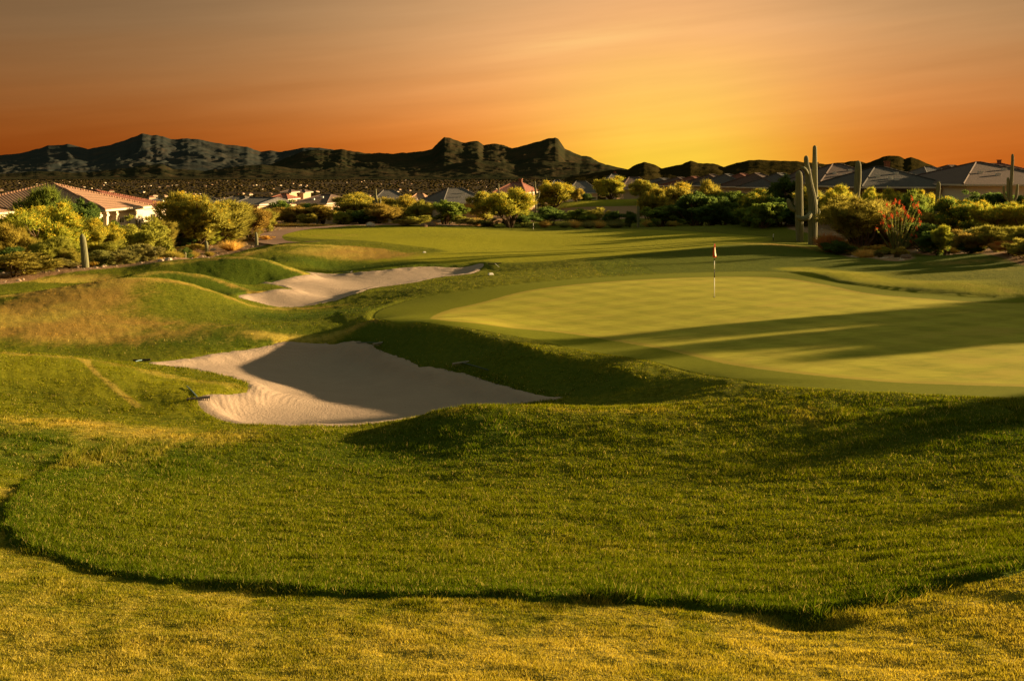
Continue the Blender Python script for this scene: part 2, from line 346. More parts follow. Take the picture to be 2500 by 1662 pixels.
def make_turf_mat():
    m, nt, out = mat_new('turf'); N = NT(nt)
    P = N.n('ShaderNodeNewGeometry').outputs['Position']
    c, n2, n4, fair_lit = turf_color(N, P)
    # green and collar mowing
    sg = N.attr('sgreen'); scol = N.attr('scollar')
    mow = N.noise(P, .9, 3, .5, sc=(1, .5, 1)); mow2 = N.noise(P, 3.0, 3, .6, sc=(.5, 1.6, 1))
    gcol = N.mix(mow, (.285, .262, .026), (.370, .325, .045))
    gcol = N.mix(N.ramp01(mow2, .45, .75), gcol, (.23, .235, .022))
    def stripes(rx, ry, fr):
        d = N.math('ADD', N.math('MULTIPLY', spx, rx), N.math('MULTIPLY', spy, ry))
        d = N.math('ADD', d, N.math('MULTIPLY', N.noise(P, .6, 2, .5), .5))
        return N.ramp01(N.math('SINE', N.math('MULTIPLY', d, fr)), -.5, .5)
    gp = N.n('ShaderNodeSeparateXYZ'); N.l(P, gp.inputs[0]); spx, spy = gp.outputs[0], gp.outputs[1]
    st = N.math('ADD', stripes(.83, .56, 3.3), stripes(-.55, .83, 3.3))
    gcol = N.hsv(gcol, .5, 1., N.math('MULTIPLY_ADD', st, .12, .88))
    gcol = N.mix(N.ramp01(N.noise(P, .35, 5, .65, sc=(1, 1.5, 1)), .5, .7), gcol, (.37, .30, .045))
    gcol = N.hsv(gcol, .5, 1., N.math('MULTIPLY_ADD', N.noise(P, 60, 3, .7), .7, .65))
    rim = N.mix(mow2, (.27, .22, .030), (.33, .26, .04))
    gcol = N.mix(N.ramp01(sg, -.55, -.12), gcol, rim)
    ccol = N.mix(n2, (.120, .135, .006), (.172, .178, .010))
    ccol = N.hsv(ccol, .5, 1., N.math('MULTIPLY_ADD', n4, .6, .7))
    c = N.mix(N.ramp01(N.math('ADD', scol, N.math('MULTIPLY', N.math('SUBTRACT', n2, .5), .9)), .25, -.25), c, ccol)
    c = N.mix(N.ramp01(N.math('ADD', sg, N.math('MULTIPLY', N.math('SUBTRACT', n2, .5), .25)), .06, -.06), c, gcol)
    # desert floor
    ds = N.math('ADD', N.attr('sdesert'), N.math('MULTIPLY', N.math('SUBTRACT', n2, .5), 1.2))
    peb = N.noise(P, 9, 5, .75); peb2 = N.noise(P, 2.2, 4, .6)
    dcol = N.mix(peb, (.14, .075, .035), (.42, .27, .16)); dcol = N.mix(peb2, dcol, (.25, .15, .075))
    c = N.mix(N.ramp01(ds, .25, -.1), c, dcol)
    # the dark basin floor far off
    fz = N.ramp01(N.n('ShaderNodeSeparateXYZ').outputs[1], 0, 1)
    sp = N.n('ShaderNodeSeparateXYZ'); N.l(P, sp.inputs[0])
    far = N.ramp01(sp.outputs[1], 160, 420)
    bn = N.noise(P, .011, 6, .72, sc=(.35, 1, 1)); bn2 = N.noise(P, .05, 5, .7, sc=(.5, 1, 1))
    bcol = N.mix(N.ramp01(bn, .42, .60), (.012, .010, .004), (.036, .024, .010)); bcol = N.mix(N.ramp01(bn2, .56, .66), bcol, (.14, .075, .028))
    c = N.mix(far, c, bcol)
    bh = N.math('ADD', N.math('MULTIPLY', n4, .6), N.math('MULTIPLY', n2, 1.0))
    bf = N.math('MULTIPLY', bh, N.ramp01(scol, -.02, .1))
    b1 = N.math('MULTIPLY', N.noise(P, 25, 3, .7), .14)
    p = principled(N, out, c, .95, N.math('ADD', bf, b1), .8, .05, .04)
    return m
def make_blade_mat():
    m, nt, out = mat_new('grass_blade'); N = NT(nt)
    P = N.n('ShaderNodeNewGeometry').outputs['Position']
    c, n2, n4, fair_lit = turf_color(N, P)
    t = N.attr('tint')
    c = N.hsv(c, .5, 1.0, N.math('MULTIPLY_ADD', t, 1.3, .75))
    c = N.mix(N.ramp01(t, .86, 1.0), c, (.42, .33, .10))
    d = N.n('ShaderNodeBsdfDiffuse'); tr = N.n('ShaderNodeBsdfTranslucent'); N.l(c, d.inputs[0]); N.l(N.hsv(c, .5, 1.1, 1.2), tr.inputs[0])
    mx = N.n('ShaderNodeMixShader'); mx.inputs[0].default_value = .35; N.l(d.outputs[0], mx.inputs[1]); N.l(tr.outputs[0], mx.inputs[2])
    N.l(mx.outputs[0], out.inputs[0]); return m
def make_sand_mat():
    m, nt, out = mat_new('bunker_sand'); N = NT(nt)
    P = N.n('ShaderNodeNewGeometry').outputs['Position']
    n1 = N.noise(P, 1.1, 4, .6); n2 = N.noise(P, 14, 4, .7); n3 = N.noise(P, 90, 2, .6)
    c = N.mix(n1, (.285, .212, .165), (.36, .275, .208)); c = N.hsv(c, .5, 1, N.math('MULTIPLY_ADD', n3, .2, .9))
    c = N.mix(N.ramp01(n2, .62, .8), c, (.26, .17, .10))
    # raked rings
    mp = N.n('ShaderNodeMapping'); N.l(P, mp.inputs[0]); mp.inputs['Location'].default_value = (3.8, -30.2, 0)
    w = N.n('ShaderNodeTexWave', wave_type='RINGS', rings_direction='Z'); N.l(mp.outputs[0], w.inputs[0])
    w.inputs['Scale'].default_value = 1.7; w.inputs['Distortion'].default_value = 5.5; w.inputs['Detail'].default_value = 2; w.inputs['Detail Scale'].default_value = .6
    h = N.math('ADD', N.math('MULTIPLY', N.math('MULTIPLY', w.outputs[1], .16), N.ramp01(N.noise(P, .45, 2, .5), .48, .62)), N.math('MULTIPLY', n2, .7)); h = N.math('ADD', h, N.math('MULTIPLY', n3, .15))
    principled(N, out, c, .95, h, .9, .06, .1); return m
TURF = make_turf_mat(); BLADE = make_blade_mat(); SAND = make_sand_mat()

def zones(x, y, dc, df, d1, d2):
    """dryness, short-mown and lush weights of the turf at a point; they also carry painted sun and shade"""
    n = fbm(x * .12, y * .16, 3, 41)
    l1 = inside(x + .13 * fbm(x * 3, y * 3, 3, 91), y + .13 * fbm(x * 3, y * 3, 3, 92), LINE1P)
    near = (y < 30)
    dry = np.full(np.shape(x), -.15)
    dry = np.where(~l1 & (y < 17), .52 - .05 * y * 0 + .25 * n, dry)
    dry = np.where(~l1 & (y < 12), dry + .22 * sstep(10.5, 8.2, y), dry)
    dry = np.where(l1, .02 + .2 * n, dry)
    def blob(u, v, rx, ry, a, dry):
        p = hit(u, v); return dry + a * np.exp(-((x - p[0]) / rx) ** 2 - ((y - p[1]) / ry) ** 2)
    for (u, v, rx, ry, a) in [(60,790,5,5,.7),(150,740,4,4,.55),(250,705,2.5,2,.4),(330,825,6,2.2,.6),(480,795,4,1.5,.4),(250,1060,4,2.6,.28),(60,1130,3.5,3,.42),(480,1065,3,1.2,.35),(120,1030,3,2,.4),
                              (900,622,6,3.2,.9),(800,618,4,2.5,.5),(1120,1040,1.4,.8,.25),(1250,1350,3,1.2,.22),(1500,1340,3,1,.2),(220,680,3,1.5,.8),(90,688,4,1.6,.8),(640,605,3,3,.4),
                              (820,575,5,4,.6),(1900,598,6,1.8,.9),(2060,640,4,1.5,.45),(2350,640,4,2,.7),(2450,660,3,2,.6),(1230,655,2,1,.5),(700,560,5,5,.3),(1950,1030,3,1.5,.35),(1700,985,2.2,1.2,.3)]:
        dry = blob(u, v, rx, ry, a, dry)
    fair_lit = sstep(.5, -.5, df)
    fair_lit = np.maximum(fair_lit, np.exp(-((x - 17) / 13) ** 6 - ((y - 172) / 14) ** 6))
    for (u, v, Y_, a_, b_) in [(2010, 668, 54.5, 2.6, 1.2), (2245, 697, 48.5, 3.4, 1.2)]:
        p = wy(u, v, Y_); fair_lit = np.maximum(fair_lit, .8 * np.exp(-((x - p[0]) / a_) ** 4 - ((y - p[1]) / b_) ** 4))
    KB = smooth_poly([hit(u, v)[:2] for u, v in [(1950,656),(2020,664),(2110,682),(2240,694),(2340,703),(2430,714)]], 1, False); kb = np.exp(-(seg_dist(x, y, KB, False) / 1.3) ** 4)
    fair_lit = np.maximum(fair_lit, kb); dry = dry + .5 * kb  # sunlight on the right mounds and ridge painted with mown and dry tones
    tong = smooth_poly([hit(u, v)[:2] for u, v in [(-40,925),(106,956),(318,1003),(456,1030),(560,1000),(602,975),(560,948),(460,933),(340,906),(200,880),(0,864),(-40,864)]], 1)
    fair_lit = np.maximum(fair_lit, .5 * sstep(.2, -.4, sdf(x, y, tong)))
    lush_shade = np.where((y > 30) & (y < 60) & (x < -3), .15, 0) + sstep(26, 22, y) * l1 * .3
    dy = np.exp(-(np.minimum(np.abs(d1), np.abs(d2)) / .25) ** 2)
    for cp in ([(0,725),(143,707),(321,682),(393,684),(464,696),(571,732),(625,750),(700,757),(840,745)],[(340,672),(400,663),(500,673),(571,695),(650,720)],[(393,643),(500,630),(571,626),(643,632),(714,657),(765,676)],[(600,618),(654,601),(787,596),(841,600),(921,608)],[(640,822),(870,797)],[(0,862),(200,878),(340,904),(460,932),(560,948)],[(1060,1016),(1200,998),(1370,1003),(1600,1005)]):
        L_ = smooth_poly([hit(u, v + 3)[:2] for u, v in cp], 1, False); dcr = seg_dist(x, y, L_, False); dry = dry + (.75 if cp[0][0] != 1060 else .35) * np.exp(-(dcr / (.22 + .009 * L_[0][1])) ** 2)  # crests: worn dry tone, strengthened to paint their sunlit rims
    wl = seg_dist(x, y, [hit(u, v)[:2] for u, v in [(205,886),(232,915),(262,938),(300,968),(340,998)]], False); dry = dry + 1.1 * np.exp(-(wl / .13) ** 2)
    wl = seg_dist(x, y, [hit(u, v)[:2] for u, v in [(268,916),(300,945),(345,978),(395,1003)]], False); lush_shade = lush_shade + 1.0 * np.exp(-(wl / .10) ** 2)
    dl2 = seg_dist(x, y, LINE2, False); dry = dry + .25 * dy + .5 * np.exp(-dl2 / 1.0) * inside(x, y, LINE2P)  # dry tone inside the bank line paints sunlit grass tips
    dl1 = seg_dist(x, y, LINE1, False); lush_shade = lush_shade + .8 * np.exp(-dl1 / 1.1) * l1  # bowl's near edge darkened in colour, standing for its shaded slope
    lush_shade = lush_shade + .7 * (inside(x, y, [(-9,37.8),(-5,41),(1,37),(6,29),(2,28.4),(-3,34)]) & ~inside(x, y, LINE2P)) + .6 * ((x > 5) & (y > 56) & (y < 80) & (dc > .5))  # bank below the step line gets its shade as darker turf colour
    for (u, v, rx, ry, a) in [(470,695,3,2,.9),(560,712,2.2,1.5,.9),(600,668,3.4,3,1.),(680,672,2.2,2,.9),(520,655,3,2.5,.6),(430,830,5,1.3,.9),(600,800,4,1.2,.5),(720,775,2.5,2,1.),(800,770,2,2,1.),(760,640,4,2,.7),(1000,648,8,1.5,.8),(1100,1060,2.2,1.6,.8),(1000,1120,3,2,.5),(2450,1060,3,2,.7),(2200,1010,3,1.6,.5),(30,1060,3.5,1.5,.8),(60,1120,3,1.6,.9),(180,1130,2,1,.8)]:  # lush patches; those on mound faces and left tufts paint shade
        p = hit(u, v); lush_shade = lush_shade + a * np.exp(-((x - p[0]) / rx) ** 2 - ((y - p[1]) / ry) ** 2)
    return dry, fair_lit, np.clip(lush_shade, 0, 1)

def build_ground():
    core = np.radians(np.arange(-31.2, 31.21, .1)); 
    side = np.radians(np.concatenate([np.arange(31.5, 50, .6), np.arange(50, 180, 4.)]))
    th = np.concatenate([-side[::-1], core, side])
    inv = np.arange(1 / 6.5, 1 / 600., -.00028)
    r = [.3, 2, 3.2, 4.2, 5, 5.7]; Y = 6.2
    while Y < 125:
        r.append(Y); Y += min(.00030 * Y * Y, .36 if Y < 70 else .7)
    while Y < 900: r.append(Y); Y *= 1.02
    while Y < 30000: r.append(Y); Y *= 1.12
    r = np.array(r)
    X = np.outer(r, np.sin(th)); Yy = np.outer(r, np.cos(th))
    x = X.ravel(); y = Yy.ravel()
    z, dg, dc, df, d1, d2 = h_land(x, y, True)
    dry, fair_lit, lush_shade = zones(x, y, dc, df, d1, d2)
    dd = sdf(x, y, DESERT_L); dd = np.minimum(dd, sdf(x, y, SOIL)); dd = dd + 60 * np.exp(-((x - 17) / 13) ** 6 - ((y - 172) / 14) ** 6)
    F = grid_faces(len(r), len(th), True)[:, ::-1]
    o = new_obj('ground', np.stack([x, y, z], 1), F, TURF, smooth=True, attrs={'dry': dry, 'fair_lit': fair_lit, 'lush_shade': lush_shade, 'sgreen': dg, 'scollar': dc, 'sdesert': dd})
    tag(o, 'rolling golf course turf with putting green, mounds and desert edge', 'ground', kind='structure')
    print('ground verts', len(x))
def build_sand(name, P, label, seed, step):
    P = np.array(P); x0, y0 = P.min(0) - 1; x1, y1 = P.max(0) + 1
    xs = np.arange(x0, x1, step); ys = np.arange(y0, y1, step)
    X, Y = np.meshgrid(xs, ys); x = X.ravel(); y = Y.ravel()
    d = sdf(x, y, P)
    z = h_base(x, y) - .10 * sstep(.3, -2.5, d) + .012 * fbm(x * 2, y * 2, 4, seed) + .05 * np.exp(-((d + .25) / .45) ** 2) * (.6 + fbm(x * 2.2, y * 2.2, 3, seed + 3))
    z = z + .10 * np.exp(-((d + .15) / .4) ** 2)
    z = np.where(d > .45, z - .5, z)
    F = grid_faces(len(ys), len(xs)); keep = (d[F] < .8).all(1); F = F[keep]
    us, Fi = np.unique(F, return_inverse=True)
    V = np.stack([x, y, z], 1)[us]
    o = new_obj(name, V, Fi.reshape(F.shape), SAND, smooth=True)
    tag(o, label, 'sand bunker', kind='structure')
build_ground()
build_sand('sand_bunker', BUNK1, 'large pale sand bunker in front of the bank', 51, .06)
build_sand('sand_bunker', BUNK2, 'farther pale sand bunker between mounds and green', 61, .11)

def build_blades(n, ya, yb, hk, wk, label):
    r = RNG.random(n); Y = ya * (yb / ya) ** r
    X = (RNG.random(n) * 2 - 1) * (Y * .5 + .5)
    dc = sdf(X, Y, COLLAR); d1 = sdf(X, Y, BUNK1)
    k = (dc > .02) & (d1 > .02)
    if ya > 20: k &= (sdf(X, Y, BUNK2) > .02) & (np.minimum(sdf(X, Y, DESERT_L), sdf(X, Y, SOIL)) > .1) & (sdf(X, Y, FAR) > .3) & ~((X > 8) & (Y > 42))
    X, Y, dc, d1 = X[k], Y[k], dc[k], d1[k]; n = len(X)
    z, dg, dc, df, d1, d2 = h_land(X, Y, True)
    dry, fair_lit, lush_shade = zones(X, Y, dc, df, d1, d2)
    l1 = inside(X, Y, LINE1P); dl = seg_dist(X, Y, LINE1, False)
    tuf = 0
    for (u, v, rx, ry) in [(40,1010,3.5,2.2),(60,1090,3,2.2),(160,1115,2,1.2),(330,855,3,.9),(540,845,3.5,.7),(700,800,3,1.6),(1130,1075,1.6,.8),(2300,1010,4,1.5),(1640,1490,1,.3),(1300,1478,1.2,.3),(2100,1500,1,.5)]:
        p = hit(u, v); tuf = tuf + np.exp(-((X - p[0]) / rx) ** 2 - ((Y - p[1]) / ry) ** 2)
    tuf = tuf * sstep(.5, .68, vnoise(X * 2.6, Y * 3.4, 73))
    h = np.where(l1, .034, .016) * (.5 + RNG.random(n))
    h *= 1 + .9 * sstep(.45, .75, vnoise(X * 2.2, Y * 3.2, 71)) 
    h *= np.where(l1 & (dl < .25), 1.25, 1) * np.where(d1 < .4, 2.6, 1) * (1 + 1.7 * tuf) * (1 - .35 * fair_lit)
    a = RNG.random(n) * 6.283; h = h * hk; w = .0035 * wk + .00036 * wk * Y * (.6 + .8 * RNG.random(n))
    lean = RNG.normal(0, .5, (n, 2)) * h[:, None]
    V = np.empty((n, 3, 3)); ca, sa = np.cos(a) * w, np.sin(a) * w
    V[:, 0] = np.stack([X - ca, Y - sa, z - .006], 1); V[:, 1] = np.stack([X + ca, Y + sa, z - .006], 1)
    V[:, 2] = np.stack([X + lean[:, 0], Y + lean[:, 1], z + h], 1)
    t = np.repeat(RNG.random(n), 3)
    o = new_obj('grass', V.reshape(-1, 3), np.arange(n * 3).reshape(-1, 3), BLADE, attrs={'dry': np.repeat(dry, 3), 'fair_lit': np.repeat(fair_lit, 3), 'lush_shade': np.repeat(lush_shade, 3), 'tint': t})
    tag(o, label, 'grass', kind='stuff')
build_blades(820000, 6.6, 34, .85, .85, 'short green and straw turf blades of the near rough')
build_blades(130000, 30, 84, 1.0, .8, 'clumpy turf blades on the mounds and banks')
# ================================================================== CAMERA, SUN, SKY
cam = bpy.data.cameras.new('camera'); co = bpy.data.objects.new('camera', cam); COL.objects.link(co)
co.location = (0, 0, ZC); co.rotation_euler = (R(90), 0, 0)
cam.sensor_width = 36; cam.lens = 36 * FPX / 2500; cam.shift_y = -(831 - HV) / 2500
cam.clip_start = .1; cam.clip_end = 60000
SC.camera = co
SUN_AZ, SUN_EL = R(68), R(10.3)                      # clockwise from +Y
sd = Vector((math.sin(SUN_AZ) * math.cos(SUN_EL), math.cos(SUN_AZ) * math.cos(SUN_EL), math.sin(SUN_EL)))
sun = bpy.data.lights.new('sun', 'SUN'); sun.energy = 5.0; sun.angle = R(1.3); sun.color = (1, .70, .34)
so = bpy.data.objects.new('sun', sun); COL.objects.link(so); so.rotation_euler = sd.to_track_quat('Z', 'Y').to_euler(); so.location = (60, 20, 30)
def build_world():
    w = bpy.data.worlds.new('World'); SC.world = w; w.use_nodes = True
    nt = w.node_tree; nt.nodes.clear(); N = NT(nt)
    out = N.n('ShaderNodeOutputWorld'); bg = N.n('ShaderNodeBackground')
    N.l(bg.outputs[0], out.inputs[0])
    D = N.n('ShaderNodeTexCoord').outputs['Generated']
    sp = N.n('ShaderNodeSeparateXYZ'); N.l(D, sp.inputs[0]); x, y, z = sp.outputs
    az = N.math('MULTIPLY', N.math('ARCTAN2', x, y), 57.2958); el = N.math('MULTIPLY', N.math('ARCSINE', z), 57.2958)
    # streaky cloud noise over azimuth / elevation, tilted
    cv = N.n('ShaderNodeCombineXYZ')
    N.l(N.math('MULTIPLY', az, .035), cv.inputs[0])
    N.l(N.math('SUBTRACT', N.math('MULTIPLY', el, .42), N.math('MULTIPLY', az, .035)), cv.inputs[1])
    c1 = N.noise(cv.outputs[0], 1.0, 5, .5, dist=.4)
    cv2 = N.n('ShaderNodeCombineXYZ')
    N.l(N.math('MULTIPLY', az, .09), cv2.inputs[0]); N.l(N.math('SUBTRACT', N.math('MULTIPLY', el, 1.3), N.math('MULTIPLY', az, .13)), cv2.inputs[1]); cv2.inputs[2].default_value = 4
    c2 = N.noise(cv2.outputs[0], 1.0, 4, .55)
    def ramp(sock, stops, a, b):
        t = N.n('ShaderNodeMapRange'); N.l(sock, t.inputs[0]); t.inputs[1].default_value = a; t.inputs[2].default_value = b
        r = N.n('ShaderNodeValToRGB'); r.color_ramp.interpolation = 'B_SPLINE'; e = r.color_ramp.elements
        while len(e) < len(stops): e.new(.5)
        for q, (p, c) in zip(e, stops): q.position = (p - a) / (b - a); q.color = (*c, 1)
        N.l(t.outputs[0], r.inputs[0]); return r.outputs[0]
    elw = N.math('ADD', el, N.math('MULTIPLY', N.math('SUBTRACT', c1, .5), 2.2))
    # dim part (away from the glow) and glow core, by elevation (linear colour as displayed)
    dim = ramp(elw, [(-2, (.28, .05, .003)), (.5, (.42, .075, .006)), (2.5, (.49, .130, .017)), (5, (.46, .19, .055)), (8, (.37, .21, .092)), (12, (.24, .15, .08)), (20, (.16, .12, .09))], -2, 20)
    mid = ramp(elw, [(-2, (.85, .22, .012)), (.5, (.95, .235, .020)), (2.5, (.96, .31, .050)), (5, (.98, .43, .135)), (8, (.90, .47, .19)), (12, (.5, .30, .15)), (20, (.22, .16, .11))], -2, 20)
    core = ramp(elw, [(-2, (1.0, .62, .03)), (.5, (1.02, .64, .05)), (2.5, (1.03, .58, .08)), (5, (1.05, .56, .13)), (8, (.95, .47, .18)), (12, (.6, .34, .16)), (20, (.22, .16, .11))], -2, 20)
    da = N.math('ABSOLUTE', N.math('SUBTRACT', az, 8.3))
    daL = N.math('ABSOLUTE', N.math('SUBTRACT', az, 6.5))
    gm = N.math('POWER', 2.71828, N.math('MULTIPLY', N.math('POWER', N.math('DIVIDE', daL, 15.5), 2.0), -1.0))
    wid = N.math('SUBTRACT', 6.8, N.math('MULTIPLY', el, .12))
    gc = N.math('POWER', 2.71828, N.math('MULTIPLY', N.math('POWER', N.math('DIVIDE', da, wid), 2.0), -1.0))
    gc = N.math('MULTIPLY', gc, 1.05, clamp=True)
    col = N.mix(gm, dim, mid); col = N.mix(gc, col, core)
    br = N.math('ADD', .73, N.math('MULTIPLY', c1, .28)); br = N.math('ADD', br, N.math('MULTIPLY', c2, .24))
    br = N.math('MULTIPLY', br, N.math('MULTIPLY_ADD', N.ramp01(az, -30, 2), .42, .60))
    col = N.hsv(col, .5, 1.0, br)
    # a brighter wisp of cloud
    wa = N.math('POWER', N.math('DIVIDE', N.math('SUBTRACT', az, 4.2), 4.2), 2.0)
    wsl = N.math('SUBTRACT', N.math('SUBTRACT', el, 7.35), N.math('MULTIPLY', N.math('SUBTRACT', az, 4.2), .13))
    wb = N.math('POWER', N.math('DIVIDE', wsl, .55), 2.0)
    ws = N.math('POWER', 2.71828, N.math('MULTIPLY', N.math('ADD', wa, wb), -1.0))
    ws = N.math('MULTIPLY', ws, N.ramp01(c2, .3, .7))
    col = N.mix(N.math('MULTIPLY', ws, .8), col, (1.0, .58, .20))
    sky = N.n('ShaderNodeTexSky', sky_type='NISHITA'); sky.sun_disc = False; sky.sun_elevation = SUN_EL; sky.sun_rotation = SUN_AZ
    upper = N.mix(1., sky.outputs[0], (SKYUP * 1.1, SKYUP * .85, SKYUP * .42), 'MULTIPLY')
    k = 1 / 2 ** EXPO
    scl = N.mix(1., col, (k, k, k), 'MULTIPLY')
    f = N.mix(N.ramp01(el, 13, 34), scl, upper)
    N.l(f, bg.inputs[0]); bg.inputs[1].default_value = 1.0
EXPO = 1.9; SKYUP = .06
build_world()
SC.view_settings.view_transform = 'Standard'; SC.view_settings.look = 'None'; SC.view_settings.gamma = 1; SC.view_settings.use_curve_mapping = False
SC.view_settings.exposure = EXPO
SC.cycles.max_bounces = 5; SC.cycles.transparent_max_bounces = 8; SC.cycles.use_adaptive_sampling = True; SC.cycles.caustics_reflective = False; SC.cycles.caustics_refractive = False
# ================================================================== MOUNTAINS AND THE BASIN
def mountain_mat(name, c1, c2, c3, sc):
    m, nt, out = mat_new(name); N = NT(nt)
    P = N.n('ShaderNodeNewGeometry').outputs['Position']
    n1 = N.noise(P, sc, 6, .65); n2 = N.noise(P, sc * 5, 5, .7, sc=(1, 1, .5))
    c = N.mix(N.ramp01(n1, .35, .65), c1, c2); c = N.mix(N.math('MULTIPLY', N.ramp01(n2, .42, .85), .8), c, c3)
    principled(N, out, c, 1, n2, .6, 20, 0); return m
def mountain(name, pts, Y, base_z, depth, mat, seed, amp, label, nx=420, nt=70, wl=1.0):
    pts = sorted(pts); us = np.linspace(pts[0][0], pts[-1][0], nx)
    v = np.interp(us, [p[0] for p in pts], [p[1] for p in pts])
    X = (us - CU) / FPX * Y; crest = ZC - (v - HV) / FPX * Y
    crest = crest + (fbm(X / (Y * .006), X * 0, 4, seed) * Y * .0009)
    t = np.concatenate([np.linspace(0, 1, nt), np.linspace(1.05, 2, 16)])
    T, XX = np.meshgrid(t, X, indexing='ij'); CR = np.meshgrid(t, crest, indexing='ij')[1]
    L = Y * .046 * wl
    wx = XX + L * .8 * fbm(XX / L / 2, T * 4.2, 3, seed + 5)
    rid = 1 - np.abs(fbm(wx / L, T * 4.2 + 3, 5, seed + 1, .55)) * 2.2       # ridged spurs running down
    rid2 = 1 - np.abs(fbm(wx / L * 2.7, T * 10, 4, seed + 2, .6)) * 2.2
    YY = Y - depth + depth * T
    ca = (CR - ZC) / Y; ba = (base_z - ZC) / (Y - depth); env = np.where(T <= 1, T, 2 - T); g = env ** 1.2
    A = ba + (ca - ba) * g
    A = A + ((rid * .7 + rid2 * .3) - .5) * amp * (ca - ba) * (env * (1 - env) * 4) ** .7 * np.where(T <= 1, 1, 0)
    A = np.minimum(A, ca - (1 - env) * .0012 * np.clip(CR / CR.max(), .2, 1))
    H = np.where(T <= 1, ZC + A * YY, base_z + (CR - base_z) * env)
    H = np.where(T < .005, base_z - 1.5, H)
    V = np.stack([XX * YY / Y, YY, H], -1).reshape(-1, 3)
    o = new_obj(name, V, grid_faces(len(t), nx), mat, smooth=True)
    return tag(o, label, 'mountain', kind='structure')
LEFT = [(-500,400),(-200,392),(0,379),(54,374),(120,356),(169,352),(214,364),(268,354),(303,344),(346,326),(370,331),(383,329),(418,340),(440,339),(477,339),(536,351),(603,359),(637,370),(660,368),(688,372),(729,362),(779,360),(850,372),(1000,400),(1150,425)]
MID = [(330,438),(430,430),(560,418),(640,410),(680,394),(734,371),(770,366),(804,367),(836,365),(868,370),(908,376),(927,372),(956,376),(1029,370),(1055,364),(1071,347),(1085,334),(1098,336),(1114,344),(1136,349),(1150,345),(1168,345),(1181,354),(1211,351),(1229,354),(1250,364),(1272,356),(1307,348),(1340,338),(1355,336),(1363,340),(1379,364),(1420,380),(1441,384),(1462,396),(1481,404),(1508,411),(1560,424),(1620,436)]
FOOT = [(0,425),(90,418),(200,422),(300,412),(370,402),(395,400),(420,412),(500,418),(560,408),(640,402),(700,410),(780,420),(900,414),(1000,418),(1100,402),(1160,390),(1210,395),(1260,402),(1330,392),(1400,398),(1470,400),(1530,414),(1600,425),(1650,434)]
RIGHT = [(1380,434),(1440,424),(1500,414),(1532,414),(1548,404),(1574,396),(1594,400),(1615,412),(1650,403),(1666,401),(1686,393),(1704,398),(1744,400),(1768,407),(1797,398),(1830,392),(1847,391),(1900,393),(1948,395),(1970,396),(1996,399),(2014,403),(2037,398),(2091,393),(2140,404),(2250,412),(2420,414),(2600,410),(3000,405)]
RIGHT2 = [(2040,420),(2085,405),(2112,398),(2126,395),(2156,383),(2175,381),(2195,382),(2209,389),(2212,387),(2224,384),(2240,388),(2263,398),(2287,408),(2330,416),(2400,426)]
mm1 = mountain_mat('haze_tinted_rock', (.027,.033,.031), (.034,.037,.031), (.066,.048,.032), .0007)  # haze over the far range is mixed into this rock colour
mm2 = mountain_mat('dark_scrub_slope', (.017,.020,.010), (.030,.028,.014), (.070,.038,.020), .0011)
mm3 = mountain_mat('brown_scrub_hill', (.016,.014,.004), (.026,.021,.007), (.038,.026,.009), .004)
BZ = -17.5
mountain('mountain_range', LEFT, 15500, BZ, 5000, mm1, 3, .17, 'tall blue grey mountain range at far left', 520, 90)
mountain('mountain_range', MID, 11500, BZ, 3000, mm2, 21, .17, 'dark range with two rocky peaks in the middle', 560, 90)
mountain('foothills', FOOT, 9200, BZ, 1400, mm2, 33, .28, 'low dark foothills below the ranges', 420, 40)
mountain('hills', RIGHT, 3000, BZ, 1100, mm3, 44, .18, 'low dark brown hills right of the glow', 420, 40)
mountain('hills', RIGHT2, 2500, BZ, 700, mm3, 49, .16, 'rounded twin brown hill above the right roofs', 160, 40)
# ================================================================== PLANTS
def leaf_mat(name, c1, c2, trans=.62, hv=.03):
    m, nt, out = mat_new(name); N = NT(nt)
    P = N.n('ShaderNodeNewGeometry').outputs['Position']; rnd = N.n('ShaderNodeObjectInfo').outputs['Random']
    n = N.noise(P, 1.6, 4, .6); n2 = N.noise(P, 9, 2, .6)
    c = N.mix(N.ramp01(n, .32, .68), c1, c2)
    c = N.hsv(c, N.math('MULTIPLY_ADD', rnd, hv, .5 - hv / 2), 1., N.math('MULTIPLY_ADD', n2, .9, .55))
    d = N.n('ShaderNodeBsdfDiffuse'); tr = N.n('ShaderNodeBsdfTranslucent'); N.l(c, d.inputs[0]); N.l(c, tr.inputs[0])
    mx = N.n('ShaderNodeMixShader'); mx.inputs[0].default_value = trans; N.l(d.outputs[0], mx.inputs[1]); N.l(tr.outputs[0], mx.inputs[2])
    N.l(mx.outputs[0], out.inputs[0]); return m
LM = {
 'olive': leaf_mat('olive_leaves', (0.258,0.247,0.044), (0.429,0.386,0.064)),
 'green': leaf_mat('green_leaves', (0.128,0.194,0.036), (0.258,0.309,0.047)),
 'dark': leaf_mat('dark_green_leaves', (0.071,0.124,0.032), (0.150,0.208,0.039)),
 'yellowgreen': leaf_mat('yellow_green_leaves', (0.286,0.309,0.041), (0.486,0.464,0.057)),
 'brown': leaf_mat('brown_twigs', (0.277,0.205,0.042), (0.455,0.343,0.065)),
 'red': leaf_mat('red_brown_twigs', (0.439,0.189,0.058), (0.650,0.309,0.078)),
 'grey': leaf_mat('grey_green_leaves', (0.212,0.205,0.058), (0.342,0.309,0.085)),
 'straw': leaf_mat('straw_grass', (0.552,0.360,0.078), (0.812,0.567,0.130)),
 'blossom': leaf_mat('yellow_blossom', (.58,.42,.03), (.80,.60,.06), .4, .01),
 'redflower': leaf_mat('red_flower', (.55,.06,.025), (.68,.11,.04), .35, .01)}
BARK = simple('bark', (.10, .065, .035), .95, .35, 6, .5)
